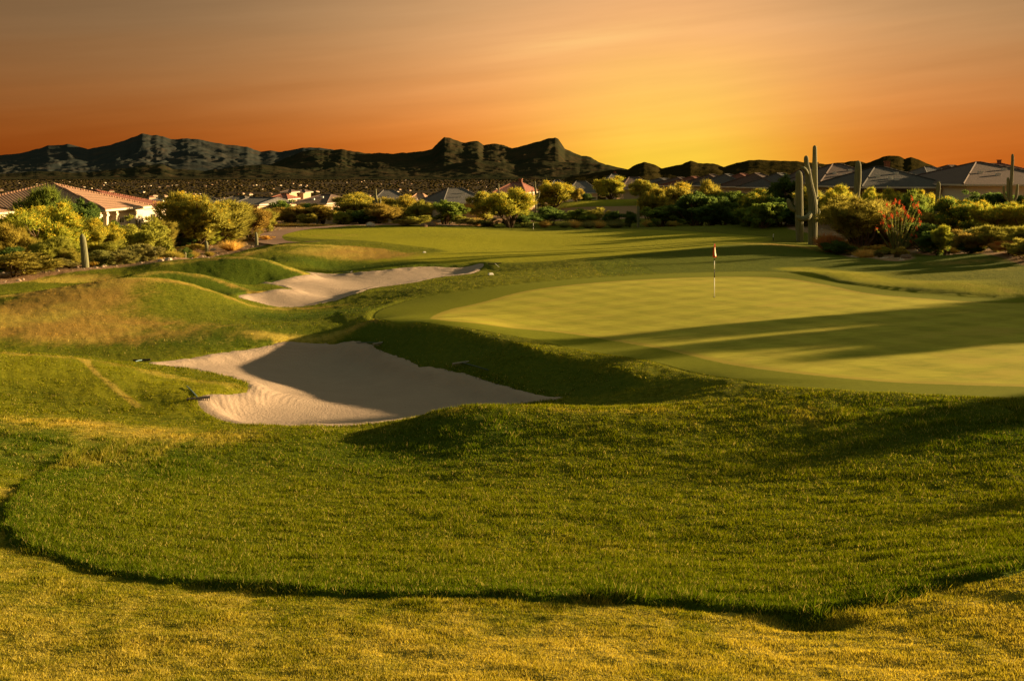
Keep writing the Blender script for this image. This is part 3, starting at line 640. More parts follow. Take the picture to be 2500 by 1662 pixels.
GBARK = simple('green_bark', (.13, .115, .035), .9, .3, 6, .4)

def leaves(P, D, ln, wd, rng):
    """one triangle per leaf: base P, direction D"""
    n = len(P); D = D / np.linalg.norm(D, axis=1)[:, None]
    s = np.cross(D, rng.normal(0, 1, (n, 3))); s /= np.linalg.norm(s, axis=1)[:, None] + 1e-9
    V = np.empty((n, 3, 3)); V[:, 0] = P - s * wd[:, None]; V[:, 1] = P + s * wd[:, None]; V[:, 2] = P + D * ln[:, None]
    return V.reshape(-1, 3)
def mesh_tris(name, V, mat):
    me = bpy.data.meshes.new(name); V = V.astype(np.float32); n = len(V)
    me.vertices.add(n); me.vertices.foreach_set('co', V.ravel()); me.loops.add(n); me.loops.foreach_set('vertex_index', np.arange(n, dtype=np.int32))
    me.polygons.add(n // 3); me.polygons.foreach_set('loop_start', np.arange(0, n, 3, dtype=np.int32)); me.polygons.foreach_set('loop_total', np.full(n // 3, 3, np.int32))
    me.update(calc_edges=True); me.materials.append(mat); return me
PROTO = {}
def proto(kind, var):
    key = (kind, var)
    if key in PROTO: return PROTO[key]
    rng = np.random.default_rng(hash(kind) % 1 + sum(map(ord, kind)) * 7 + var * 101)
    res = {}
    mb = MB()
    if kind in ('tree', 'airy', 'dense', 'low', 'forked'):
        nl = {'tree': 64, 'airy': 60, 'dense': 60, 'low': 30, 'forked': 58}[kind]
        z0 = {'tree': .2, 'airy': .12, 'dense': .06, 'low': .08, 'forked': .36}[kind]
        C = []
        while len(C) < nl:
            if len(C) == 0: SUB = [rng.normal(0, 1, 3) for _ in range(5)]; SUB = [q_ / np.linalg.norm(q_) * rng.uniform(.3, .85) for q_ in SUB]
            p = SUB[rng.integers(0, 5)] + rng.normal(0, .27, 3) if rng.random() < .75 else rng.uniform(-1, 1, 3)
            if np.linalg.norm(p) > 1.1: continue
            q = p * np.array([.40, .40, (.94 - z0) / 2]); q[2] += (z0 + .94) / 2
            if kind in ('airy',) : q[:2] *= (.45 + .75 * q[2])
            if kind in ('dense', 'low'): q[:2] *= 1.12 - .35 * max(0, q[2] - .5)
            C.append(q)
        C = np.array(C); rad = rng.uniform(.06, .125, nl) * (1.25 if kind == 'low' else 1)
        n = {'tree': 24000, 'airy': 24000, 'dense': 24000, 'low': 9500, 'forked': 21000}[kind]
        li = rng.choice(nl, n, p=rad ** 2 / (rad ** 2).sum())
        d = rng.normal(0, 1, (n, 3)); d /= np.linalg.norm(d, axis=1)[:, None]
        rr = rng.uniform(.25, 1.12, n) ** .6
        # small sub-clumps on each lobe
        sub = rng.normal(0, 1, (nl, 24, 3)); sub /= np.linalg.norm(sub, axis=2)[:, :, None]
        ds = sub[li, rng.integers(0, 24, n)] + rng.normal(0, .22, (n, 3)); ds /= np.linalg.norm(ds, axis=1)[:, None]
        Pp = C[li] + ds * (rad[li] * rr)[:, None] * np.array([1, 1, .9])
        Pp[:, 2] = np.clip(Pp[:, 2], .01, 2)
        up = {'forked': .5, 'tree': .5, 'airy': 1.5, 'dense': .6, 'low': .8}[kind]
        out = Pp - np.array([0, 0, .15]); out /= np.linalg.norm(out, axis=1)[:, None]
        D = ds * .6 + out * up + rng.normal(0, .4, (n, 3))
        ln = rng.uniform(.022, .045, n) * {'forked': 1, 'airy': 1.5, 'tree': 1, 'dense': 1, 'low': 1.5}[kind]; wd = ln * {'forked': .24, 'airy': .13, 'tree': .26, 'dense': .3, 'low': .24}[kind]
        if kind != 'dense':         # wisps sticking out
            m = n // 3; ii = rng.integers(0, n, m); P2 = Pp[ii] + D[ii] / np.linalg.norm(D[ii], axis=1)[:, None] * .02
            V2 = leaves(P2, D[ii] + np.array([0, 0, .6]), rng.uniform(.05, .12, m), np.full(m, .003), rng)
        else: V2 = np.zeros((0, 3))
        res['crown'] = mesh_tris('crown', np.concatenate([leaves(Pp, D, ln, wd, rng), V2]), LM['green'])
        # blossom clusters on the upper outside
        m = 4200; top = rng.choice(nl, m, p=(lambda w: w / w.sum())(np.maximum(C[:, 2] - .2, .02) * rad))
        csub = rng.integers(0, 8, m); s2 = sub[top, csub].copy(); s2[:, 2] = np.abs(s2[:, 2])
        P3 = C[top] + (s2 + rng.normal(0, .17, (m, 3))) * (rad[top] * 1.08)[:, None]
        res['blossom'] = mesh_tris('blossom', leaves(P3, s2 + rng.normal(0, .6, (m, 3)), rng.uniform(.012, .03, m), rng.uniform(.006, .012, m), rng), LM['blossom'])
        order = np.argsort(rng.random(nl))[: {'forked': 13, 'tree': 11, 'airy': 13, 'dense': 8, 'low': 5}[kind]]
        sp = .02
        for k, i in enumerate(order):
            c = C[i]; a = rng.uniform(0, 6.28); b = np.array([math.cos(a) * sp, math.sin(a) * sp, -.03])
            md = b * .6 + c * .4 + np.array([rng.normal(0, .02), rng.normal(0, .02), -.02]); md2 = b * .25 + c * .75 + rng.normal(0, .015, 3)
            th = {'forked': .022, 'tree': .020, 'airy': .011, 'dense': .018, 'low': .010}[kind]
            mb.tube([b, md, md2, c], [th, th * .75, th * .5, th * .15], 6)
            for _ in range(3):
                e = c + rng.normal(0, .10, 3); mb.tube([md2, (md2 + e) / 2 + rng.normal(0, .01, 3), e], [th * .4, th * .25, th * .06], 4, False)
    elif kind in ('tuft', 'spray'):                  # grass tussock / fan of dry stems
        n = 1500 if kind == 'tuft' else 3200
        a = rng.uniform(0, 6.283, n); t = rng.uniform(0, 1, n) ** .6 * (1.15 if kind == 'tuft' else .95)
        D = np.stack([np.cos(a) * np.sin(t), np.sin(a) * np.sin(t), np.cos(t)], 1)
        s = rng.uniform(0, .75, n) if kind == 'spray' else np.zeros(n)
        P = np.stack([np.cos(a) * rng.uniform(0, .1, n), np.sin(a) * rng.uniform(0, .1, n), np.zeros(n)], 1) + D * (s * np.array(.75))[:, None] * np.array([.62, .62, 1])
        if kind == 'spray': D = D + rng.normal(0, .22, (n, 3))
        D2 = D * np.array([.75, .75, 1])
        ln = rng.uniform(.45, 1.0, n) * (1 if kind == 'tuft' else .32); wd = np.full(n, .012 if kind == 'tuft' else .006)
        res['crown'] = mesh_tris('crown', leaves(P, D2, ln, wd, rng), LM['straw'])
        res['blossom'] = None
        for k in range(5):
            b = rng.uniform(-.04, .04, 3); b[2] = -.02; e = np.array([rng.uniform(-.25, .25), rng.uniform(-.25, .25), .45]); mb.tube([b, (b + e) / 2 + rng.normal(0, .02, 3), e], [.012, .008, .003], 4)
    t = bpy.data.meshes.new('trunk'); t.from_pydata([tuple(map(float, v)) for v in mb.v], [], mb.f); t.materials.append(BARK); t.update()
    res['trunk'] = t
    PROTO[key] = res; return res
def slot_mat(o, mat):
    o.material_slots[0].link = 'OBJECT'; o.material_slots[0].material = mat
def child(name, me, parent, mat=None):
    o = bpy.data.objects.new(name, me); COL.objects.link(o); o.parent = parent
    if mat: slot_mat(o, mat)
    return o
NPL = [0]
def hz(x, y): return float(h_land(np.array([x]), np.array([y]))[0])
def plant(name, cat, label, kind, col, u0, u1, vtop, Y, blossom=False, group=None, bark=None, var=None, wscale=1.38):
    u = (u0 + u1) / 2; X = (u - CU) / FPX * Y; z = hz(X, Y)
    h = ZC - (vtop - HV) / FPX * Y - z; w = (u1 - u0) / FPX * Y * wscale
    return plant_at(name, cat, label, kind, col, X, Y, z, w, max(h, .25), blossom, group, bark, var)
def plant_at(name, cat, label, kind, col, X, Y, z, w, h, blossom=False, group=None, bark=None, var=None):
    NPL[0] += 1; k = NPL[0]
    p = proto(kind, (k % 4) if var is None else var)
    e = empty(name, (X, Y, z - .04), (k * 2.399) % 6.283); e.scale = (w, w, h * 1.03)
    tag(e, label, cat, group)
    child('crown' if kind not in ('tuft',) else 'blades', p['crown'], e, LM[col])
    if kind != 'tuft': child('trunk', p['trunk'], e, bark or BARK)
    if blossom: child('blossom', p['blossom'], e)
    return e
g1 = 'desert trees and shrubs beyond the left mounds'; g2 = 'desert trees and shrubs in the middle distance'; g3 = 'desert trees and shrubs on the right'
PT = [  # name, category, label, kind, colour, u0, u1, vtop, Y, blossom, group
 ('palo_verde','tree','big palo verde covered in yellow blossom left of the thick saguaro','tree','yellowgreen',20,200,492,73,1,g1),
 ('palo_verde','tree','smaller yellow blossoming palo verde just right of the thick left saguaro','tree','yellowgreen',205,290,540,76,1,g1),
 ('palo_verde','tree','yellow topped palo verde behind the big one at the left edge','tree','yellowgreen',-60,45,525,76,1,g1),
 ('mesquite','tree','dark olive tree growing in front of the left roof','tree','green',45,160,462,81,0,g1),
 ('mesquite','tree','dark green tree filling the gap below the left roof hip','dense','dark',150,256,486,82,0,g1),
 ('mesquite','tree','dark leafy tree beside the left house posts','dense','dark',262,345,545,84,0,g1),
 ('mesquite','tree','olive airy tree right of the white house wall','dense','olive',290,405,521,80,0,g1),
 ('palo_verde','tree','tall rounded olive palo verde at the middle of the left tree band','tree','olive',395,540,476,92,1,g1),
 ('palo_verde','tree','broad olive palo verde with dark hollow under its crown','airy','olive',440,612,490,95,0,g1),
 ('mesquite','tree','brown olive airy tree at the right end of the left tree band','airy','brown',555,655,500,98,0,g1),
 ('creosote_bush','bush','large pale olive bush in the bottom left corner of the desert strip','low','olive',-45,112,612,61,0,g1),
 ('creosote_bush','bush','dark green bush behind the corner bush at the left edge','low','dark',-40,70,604,66,0,g1),
 ('creosote_bush','bush','rust brown twiggy bush at the left edge under the blossom','airy','brown',-20,85,545,68,0,g1),
 ('creosote_bush','bush','olive bush with upright twigs between corner bush and thick saguaro','airy','olive',80,168,580,66,0,g1),
 ('creosote_bush','bush','small olive bush touching the foot of the thick saguaro','airy','olive',140,200,604,66,0,g1),
 ('creosote_bush','bush','grey green bush just right of the thick saguaro','low','grey',212,292,608,71,0,g1),
 ('creosote_bush','bush','rounded bush with pale buds between thick saguaro and short stout saguaro','low','grey',286,372,594,76,0,g1),
 ('creosote_bush','bush','olive bush behind the rounded bud bush','airy','olive',300,400,560,82,0,g1),
 ('brittlebush','bush','low russet bush at the grass edge right of the rounded bud bush','low','red',395,432,610,84,0,g1),
 ('brittlebush','bush','low tan bush at the grass edge below the broad palo verde','low','brown',440,480,598,90,0,g1),
 ('brittlebush','bush','small reddish bush beside the slim short saguaro','low','red',485,512,595,94,0,g1),
 ('brittlebush','bush','green yellow bush behind the slim short saguaro','low','yellowgreen',515,565,576,97,0,g1),
 ('brittlebush','bush','brown low bush at the foot of the airy brown tree','low','brown',560,602,588,97,0,g1),
 ('brittlebush','bush','low tan tussock bush beside the cart path mouth','low','straw',632,664,574,97,0,g1),
 ('mesquite','tree','olive tree filling the gap between white house wall and tall palo verde','airy','olive',345,430,540,86,0,g1),
 ('creosote_bush','bush','dark hollow shrub under the tall rounded palo verde','dense','dark',410,480,548,93,0,g1),
 ('mesquite','tree','olive airy shrub under the broad palo verde, its twigs lit yellow','airy','yellowgreen',470,545,545,94,0,g1),
 ('mesquite','tree','dark shrub behind the green yellow bush by the slim short saguaro','dense','dark',520,600,548,99,0,g1),
 ('mesquite','tree','grey twiggy tree reaching over the cart path mouth','airy','brown',590,650,520,101,0,g1),
 ('creosote_bush','bush','straw coloured bush at the grass edge below the corner bush twigs','low','grey',110,175,630,64,0,g1),
 ('creosote_bush','bush','dark olive bush between the blossom and the bottom left bushes','airy','olive',20,110,570,70,0,g1),
 ('creosote_bush','bush','olive bush under the smaller blossoming palo verde','airy','olive',215,300,585,75,0,g1),
 ('brittlebush','bush','tan low bush right of the short stout saguaro','low','grey',385,425,600,86,0,g1),
 ('brittlebush','bush','tan low bush left of the slim short saguaro','low','brown',465,500,594,89,0,g1),
 ('mesquite','tree','dark tree far behind the tall rounded palo verde','dense','dark',470,600,505,112,0,g1),
 ('mesquite','tree','olive tree row end behind the cart path bend','airy','olive',600,668,505,112,0,g1),
 # middle
 ('mesquite','tree','dark green tree in front of the broad grey roof wall','dense','green',1050,1130,488,128,0,g2),
 ('mesquite','tree','olive tree before the tan roofed low house','tree','olive',1000,1060,492,127,0,g2),
 ('mesquite','tree','bushy olive tree in front of the brown roof with two pale lines','airy','olive',720,790,495,134,0,g2),
 ('creosote_bush','bush','low olive fill bush between the two brown trees above the tussocks','airy','olive',730,770,518,124,0,g2),
 ('mesquite','tree','dark green shrub filling below the pale olive trees','dense','dark',840,930,512,126,0,g2),
 ('mesquite','tree','dark leafy shrub before the grey hip roof between round trees','dense','dark',1395,1450,470,172,0,g2),
 ('mesquite','tree','golden shrub row in front of the banded windows','tree','olive',1600,1650,456,140,1,g2),
 ('mesquite','tree','deep green tree closing the bank beside the far fairway','dense','green',1820,1900,490,100,0,g2),
 ('mesquite','tree','green tree behind the middle of the dark bank','dense','green',1660,1760,470,124,0,g2),
 ('mesquite','tree','green shrub in front of the last roofs of the row','dense','green',1770,1860,470,126,0,g2),
 ('mesquite','tree','bright green round tree behind the brown one left of the centre saguaro','dense','green',665,752,485,135,0,g2),
 ('palo_verde','tree','brown tinted round tree behind the blond tussocks','airy','brown',672,742,500,126,0,g2),
 ('mesquite','tree','small olive tree at the left start of the blond tussocks','airy','olive',640,690,510,128,0,g2),
 ('mesquite','tree','brown olive tree right of the dark middle stump saguaro','airy','brown',745,835,503,127,0,g2),
 ('mesquite','tree','yellow green leafy shrub at the right end of the blond tussocks','tree','olive',815,858,512,124,0,g2),
 ('palo_verde','tree','wide pale olive tree left of the armed centre saguaro','tree','olive',800,915,474,134,1,g2),
 ('palo_verde','tree','pale crowned tree right of the armed centre saguaro','tree','olive',915,1012,473,130,1,g2),
 ('mesquite','tree','brown airy tree in front of the armed centre saguaro','airy','brown',880,970,500,124,0,g2),
 ('creosote_bush','bush','dark low bush with tan tips at the end of the desert point','low','brown',955,1020,534,118,0,g2),
 ('creosote_bush','bush','olive rounded bush above the desert point','low','olive',1000,1052,525,122,0,g2),
 ('creosote_bush','bush','small dark red bush at the tip of the desert point','low','red',1038,1064,540,117,0,g2),
 ('mesquite','tree','low dark green tree mass right of the desert point','dense','green',1010,1115,500,146,0,g2),
 ('mesquite','tree','green tree left behind the yellow blossoming palo verde','dense','green',1108,1200,463,142,0,g2),
 ('mesquite','tree','rough green tree touching the yellow blossoming palo verde','tree','olive',1140,1215,472,132,1,g2),
 ('palo_verde','tree','brightest yellow blossoming palo verde with forked pale trunk at centre','forked','yellowgreen',1190,1300,462,121,1,g2),
 ('mesquite','tree','dark shrub under the brightest palo verde','low','dark',1240,1320,515,124,0,g2),
 ('creosote_bush','bush','low grey shrub left of the pale forked trunk','low','grey',1118,1178,530,124,0,g2),
 ('creosote_bush','bush','second low grey shrub touching the pale forked trunk','low','grey',1170,1215,533,122,0,g2),
 ('palo_verde','tree','yellow green round tree just right of the forked far saguaro','tree','yellowgreen',1312,1394,439,158,1,g2),
 ('palo_verde','tree','orange tinted small tree right of the yellow green round tree','airy','brown',1390,1425,462,165,1,g2),
 ('palo_verde','tree','tall yellow round tree standing before the far roofs','tree','yellowgreen',1458,1526,430,170,1,g2),
 ('palo_verde','tree','flat topped golden tree in front of the tan house','tree','olive',1540,1600,441,160,1,g2),
 ('creosote_bush','bush','dark round shrub in the low desert swale','low','dark',1478,1522,514,126,0,g2),
 ('creosote_bush','bush','dark wide shrub in the swale right of the brightest palo verde','low','dark',1310,1385,506,132,0,g2),
 ('creosote_bush','bush','grey green shrub in the swale between two dark ones','low','green',1380,1440,508,130,0,g2),
 ('creosote_bush','bush','olive shrub in the swale below the green far slope','low','olive',1430,1482,506,134,0,g2),
 ('creosote_bush','bush','dark shrub beside the short thick far saguaro','low','dark',1520,1556,515,124,0,g2),
 ('mesquite','tree','olive tree with golden top left of the dark green bank','tree','olive',1558,1625,465,126,1,g2),
 ('palo_verde','tree','golden topped tree below the row of roofs','tree','olive',1600,1705,446,132,1,g2),
 ('mesquite','tree','olive green tree low in the dark bank at its left end','dense','green',1570,1660,500,118,0,g2),
 ('mesquite','tree','dark green round tree in the bank under the golden tops','dense','dark',1648,1740,468,118,0,g2),
 ('palo_verde','tree','golden blossoming crown showing above the dark bank','tree','olive',1705,1772,447,128,1,g2),
 ('mesquite','tree','dark green tree in the middle of the bank','dense','dark',1728,1812,474,112,0,g2),
 ('mesquite','tree','mid green tree rising behind the dark bank','dense','green',1755,1850,462,122,0,g2),
 ('mesquite','tree','lowest dark tree of the bank above the far fairway','dense','dark',1690,1780,500,112,0,g2),
 ('palo_verde','tree','green and gold tree left of the paired saguaros','tree','green',1800,1885,466,108,1,g2),
 ('mesquite','tree','dark green tree directly left of the paired saguaros','dense','dark',1850,1955,478,102,0,g2),
 ('mesquite','tree','small green crown low at the foot of the bank left of the paired saguaros','dense','green',1790,1870,505,104,0,g2),
 ('mesquite','tree','dark round tree rising behind left of the paired saguaros','dense','dark',1880,1948,427,128,0,g2),
 ('palo_verde','tree','golden topped tree between the paired saguaros and their neighbour','tree','olive',1940,2035,462,104,1,g2),
 # right
 ('palo_verde','tree','yellow blossoming crown behind the big airy bush','tree','yellowgreen',2005,2085,452,98,1,g3),
 ('palo_verde','tree','big airy palo verde with dark forked trunks in the grass island','forked','olive',2026,2168,485,80,0,g3),
 ('palo_verde','tree','brown airy crown leaning over the ocotillo','airy','brown',2085,2205,490,82,0,g3),
 ('palo_verde','tree','yellow green crown left of the dark grey roof wall','tree','yellowgreen',2095,2150,463,100,1,g3),
 ('palo_verde','tree','golden tree in front of the patio of the dark grey house','tree','olive',2150,2210,460,102,1,g3),
 ('fountain_grass','bush','round orange brown bush right beside the paired saguaros','spray','red',1990,2064,552,80,0,g3),
 ('creosote_bush','bush','small dark shrub in the shade before the orange bush','low','dark',2012,2066,585,78,0,g3),
 ('brittlebush','bush','small dark green shrub left of the forked trunks','low','green',2056,2096,598,78,0,g3),
 ('brittlebush','bush','low glowing yellow orange shrub right of the forked trunks','low','straw',2108,2158,596,78,0,g3),
 ('brittlebush','bush','low green yellow shrub left of the ocotillo foot','low','yellowgreen',2146,2184,602,76,0,g3),
 ('brittlebush','bush','red brown shrub behind the forked trunks','spray','red',2070,2150,575,84,0,g3),
 ('mesquite','tree','green crown behind the ocotillo tips','tree','green',2190,2265,470,92,0,g3),
 ('mesquite','tree','green leafy crown under the window of the dark grey house','tree','yellowgreen',2235,2290,464,96,1,g3),
 ('mesquite','tree','wide bright green tree right of the slim right saguaro','tree','green',2290,2400,486,80,1,g3),
 ('mesquite','tree','wide yellow green tree below the right edge saguaro','tree','yellowgreen',2380,2480,486,78,1,g3),
 ('mesquite','tree','yellow green crown cut by the right picture edge','tree','yellowgreen',2455,2570,490,76,1,g3),
 ('mesquite','tree','dark green shrub row under the white walled right house','dense','dark',2318,2400,462,96,0,g3),
 ('mesquite','tree','dark green tree left of the right edge saguaro cluster','dense','dark',2385,2465,464,96,0,g3),
 ('palo_verde','tree','small orange yellow tree between the two right roofs','tree','olive',2318,2372,432,118,1,g3),
 ('mesquite','tree','dark green tree at the right edge behind the bright crowns','dense','dark',2470,2560,466,94,0,g3),
 ('creosote_bush','bush','rust brown bush behind the slim right saguaro','airy','red',2290,2360,505,84,0,g3),
 ('creosote_bush','bush','dark bush right of the ocotillo','dense','dark',2215,2310,540,74,0,g3),
 ('creosote_bush','bush','dark low bush between ocotillo and yellow upright bush','dense','dark',2250,2330,560,70,0,g3),
 ('creosote_bush','bush','upright yellow bush before the dark bush on the right','airy','yellowgreen',2283,2333,552,69,0,g3),
 ('creosote_bush','bush','grey brown twiggy bush right of the upright yellow one','airy','brown',2325,2420,560,66,0,g3),
 ('creosote_bush','bush','olive twiggy bush near the right edge','airy','olive',2390,2480,545,65,0,g3),
 ('creosote_bush','bush','olive brown bush cut by the right picture edge','airy','olive',2450,2560,548,62,0,g3),
 ('creosote_bush','bush','low red brown bush along the grass at the right edge','airy','red',2405,2525,590,61,0,g3),
 ('creosote_bush','bush','dark low bush between the red brown bush and the yellow upright one','low','dark',2335,2400,590,66,0,g3),
 ('creosote_bush','bush','brown bush right behind the red flowering wands','airy','brown',2200,2290,515,80,0,g3),
 ('mesquite','tree','green tree between slim saguaro and wide bright tree','tree','green',2225,2310,492,86,0,g3),
 ('creosote_bush','bush','wispy tan bush spreading above the red brown one','airy','grey',2350,2440,555,68,0,g3),
 ('mesquite','tree','green fill tree behind the wide bright trees','dense','green',2330,2430,500,84,0,g3),
 ('mesquite','tree','green fill tree before the white walled right house','dense','green',2420,2520,495,86,0,g3),
 ('creosote_bush','bush','olive fringe of twigs low at the right edge','airy','olive',2460,2560,575,58,0,g3),
]
for t in PT: plant(t[0], t[1], t[2], t[3], t[4], t[5], t[6], t[7], t[8], bool(t[9]), t[10])
# blond tussocks along the cart path and the swale edge
gt = 'blond grass tussocks along the desert edge'
TU = [(640,27,550,'at the left end of the row above the cart path'),(662,24,546,'second from the left above the cart path'),(680,26,543,'below the brown round tree, left one'),(700,25,542,'below the brown round tree, right one'),(716,28,541,'where the tussock row is highest'),
      (737,24,543,'right of the highest tussock'),(757,24,544,'below the dark middle stump saguaro'),(776,22,546,'right of the dark middle stump saguaro'),(797,24,548,'before the brown olive tree'),(820,20,550,'at the right end of the row above the cart path')]
for i, (u, w, vt, s) in enumerate(TU):
    plant('grass_tussock', 'grass tussock', 'blond tussock ' + s, 'tuft', 'straw', u - w / 2, u + w / 2, vt, 121, False, gt)
TU2 = [(1330,20,533,'below the dark wide swale shrub'),(1378,26,535,'left in the swale row'),(1405,22,534,'in the swale row under the grey green shrub'),(1436,28,533,'in the middle of the swale row'),(1462,24,533,'in the swale row under the olive shrub'),
       (1505,34,531,'under the dark round swale shrub'),(1585,24,531,'right of the short thick far saguaro'),(1615,30,530,'on the stony spot left of the dark bank'),(1640,26,531,'at the foot of the dark bank')]
for i, (u, w, vt, s) in enumerate(TU2):
    plant('grass_tussock', 'grass tussock', 'dull tan tussock ' + s, 'tuft', 'grey' if i % 2 else 'straw', u - w / 2, u + w / 2, vt, 124, False, gt)

def scatter_small():
    rng = np.random.default_rng(404); k = 0; kinds = [('low','grey'),('low','brown'),('tuft','straw'),('low','olive'),('low','grey'),('spray','brown'),('low','dark')]
    while k < 150:
        u = rng.uniform(-20, 2520); Y = rng.uniform(56, 128); X = (u - CU) / FPX * Y
        d = float(min(sdf(np.array([X]), np.array([Y]), DESERT_L)[0], sdf(np.array([X]), np.array([Y]), SOIL)[0]))
        if d > -.5 or (d < -9 and rng.random() < .7): continue
        if -23 < X < -12 and 82 < Y < 124: continue
        kd, c = kinds[k % 7]; s = rng.uniform(.6, 1.5) * (1 + (Y > 95) * .5)
        plant_at('desert_tuft', 'desert plant', 'small dry desert plant among the larger shrubs', kd, c, X, Y, hz(X, Y), s * 1.3, s * .75, False, 'small dry plants scattered over the desert strips'); k += 1
scatter_small()

# ---------------------------------------------------------------- saguaros
def cactus_mat():
    m, nt, out = mat_new('saguaro_skin'); N = NT(nt)
    P = N.n('ShaderNodeNewGeometry').outputs['Position']; n = N.noise(P, 3, 4, .6); n2 = N.noise(P, 12, 3, .7)
    rb = N.attr('rib')
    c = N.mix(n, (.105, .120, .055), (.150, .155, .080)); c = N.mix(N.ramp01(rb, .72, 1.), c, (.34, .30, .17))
    c = N.mix(N.ramp01(n2, .6, .8), c, (.17, .14, .08))
    principled(N, out, c, .8, n2, .3, .02, .15); return m
CACT = cactus_mat()
def rib_tube(name, pts, rad, parent, ribs=15):
    """ribbed column along a smoothed path with a domed tip"""
    P = [Vector(p) for p in pts]
    Q = []
    for i in range(len(P) - 1):
        p0 = P[max(i - 1, 0)]; p1 = P[i]; p2 = P[i + 1]; p3 = P[min(i + 2, len(P) - 1)]
        for k in range(6):
            t = k / 6; Q.append(.5 * ((2 * p1) + (p2 - p0) * t + (2 * p0 - 5 * p1 + 4 * p2 - p3) * t * t + (3 * p1 - p0 - 3 * p2 + p3) * t ** 3))
    Q.append(P[-1]); n = len(Q)
    rr = np.interp(np.linspace(0, len(P) - 1, n), range(len(P)), rad)
    L = [0]
    for i in range(1, n): L.append(L[-1] + (Q[i] - Q[i - 1]).length)
    r_end = rr[-1]; V = []; A = []; nn = ribs * 4; tot = L[-1]; rings = []
    for i in range(n):
        dome = (tot - L[i]) / (r_end * 1.3)
        if dome < 1 and i < n - 1: continue
        rings.append((Q[i], rr[i], i))
    dr = (Q[-1] - Q[-2]).normalized()
    base = Q[-1] - dr * r_end * 1.3
    rings = [r for r in rings if r[2] < n - 1]
    for a in (0, .35, .65, .85, .95, .995):
        rings.append((base + dr * r_end * 1.3 * a, r_end * math.sqrt(max(1 - a * a, .004)), n - 1))
    ref = Vector((0, 1, .05)); k = len(rings)
    for i, (p, r_, _) in enumerate(rings):
        t = (rings[min(i + 1, k - 1)][0] - rings[max(i - 1, 0)][0]).normalized()
        a = t.cross(ref)
        if a.length < .2: a = t.cross(Vector((1, 0, 0)))
        a.normalize(); b = t.cross(a)
        for j in range(nn):
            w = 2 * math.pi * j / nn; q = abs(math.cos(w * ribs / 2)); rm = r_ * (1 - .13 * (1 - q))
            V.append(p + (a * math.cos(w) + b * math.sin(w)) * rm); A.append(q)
    F = [(i * nn + j, i * nn + (j + 1) % nn, (i + 1) * nn + (j + 1) % nn, (i + 1) * nn + j) for i in range(k - 1) for j in range(nn)]
    F.append(tuple(range((k - 1) * nn, k * nn)))
    return new_obj(name, V, F, CACT, parent, True, attrs={'rib': A})
def saguaro(label, u, vb, Y, trunk, arms=(), group=None, ribs=15):
    """trunk: [(u,v,width px)...] from the foot up; arms the same, with a depth offset as 4th"""
    X = (u - CU) / FPX * Y; z = hz(X, Y) - .12
    e = empty('saguaro', (X, Y, z)); tag(e, label, 'cactus', group)
    def conv(L):
        pts = []; rd = []
        for q in L:
            dy = q[3] if len(q) > 3 else 0; p = wy(q[0], q[1], Y + dy); pts.append((p[0] - X, p[1] - Y, p[2] - z)); rd.append(q[2] / 2 / FPX * Y)
        return pts, rd
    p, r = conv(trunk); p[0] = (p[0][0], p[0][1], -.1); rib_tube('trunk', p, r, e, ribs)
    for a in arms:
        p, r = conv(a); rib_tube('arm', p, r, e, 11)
    return e
gs = 'saguaro cacti standing in the desert strips'
saguaro('left one of the paired giant saguaros, with a small upcurved arm on its left', 1953, 589, 86.5, [(1953,592,16),(1952,560,19),(1951,520,20),(1951,470,18),(1951,440,17),(1950,417,16)],
        [[(1948,507,9),(1938,512,12),(1930,505,13),(1926,494,12),(1923,485,10)]], gs, 17)
saguaro('right one of the paired giant saguaros, forked into two tall columns', 1983, 597, 85, [(1984,601,21),(1984,560,22),(1985,525,23),(1983,485,20),(1976,450,18),(1972,420,15),(1969,400,12),(1968,380,11)],
        [[(1991,500,10,.3),(1991,480,11,.9),(1990,450,12,.9),(1989,410,13,.9),(1989,380,11,.9),(1989,355,10,.9)], [(1980,520,12,-.2),(1972,530,14,-.55),(1958,535,14,-.6),(1948,531,13,-.62),(1943,527,11,-.62)],
         [(1972,425,7,-.2),(1967,416,9,-.4),(1961,411,9,-.5),(1955,410,7,-.55)], [(1990,520,8,.1),(1995,524,9,.1),(1998,519,9,.1),(1999,510,7,.1)], [(1990,484,5,.1),(1996,484,6,.1),(2000,481,5,.1)]], gs, 17)
saguaro('stout club shaped saguaro before the red brown roof', 2094, 560, 92, [(2090,560,9),(2089,500,11),(2091,475,15),(2094,440,17),(2095,410,15),(2095,392,12)], [], gs)
saguaro('slim straight saguaro before the pale wall of the dark grey house', 2290, 540, 84, [(2287,545,9),(2288,500,10),(2291,460,10),(2291,443,8)], [], gs)
saguaro('tallest slim saguaro at the right edge with three short companions round it', 2469, 500, 84, [(2467,510,9),(2468,470,8),(2470,430,8),(2472,395,7),(2472,376,6)],
        [[(2464,492,5,.1),(2461,480,7,.1),(2461,455,7,.1),(2461,433,6,.1)], [(2472,495,5,.1),(2480,482,7,.1),(2483,465,7,.1),(2484,449,6,.1)], [(2463,492,4,-.1),(2454,482,6,-.1),(2451,468,6,-.1),(2450,454,5,-.1)]], gs)
saguaro('dark armed saguaro rising from the pale olive trees left of centre', 919, 530, 127, [(920,540,7),(919,500,7),(917,475,6),(917,461,5)], [[(921,503,4),(926,499,5),(928,492,5),(928,485,4)], [(917,500,3),(913,497,4),(912,490,4)]], gs)
saguaro('pale far saguaro with two raised arms left of the yellow green round tree', 1308, 500, 150, [(1309,500,5),(1308,475,5),(1306,455,5),(1306,443,4)], [[(1307,487,3),(1301,482,4),(1299,473,4),(1299,464,3)], [(1309,487,3),(1314,481,4),(1316,474,4),(1317,466,3)]], gs)
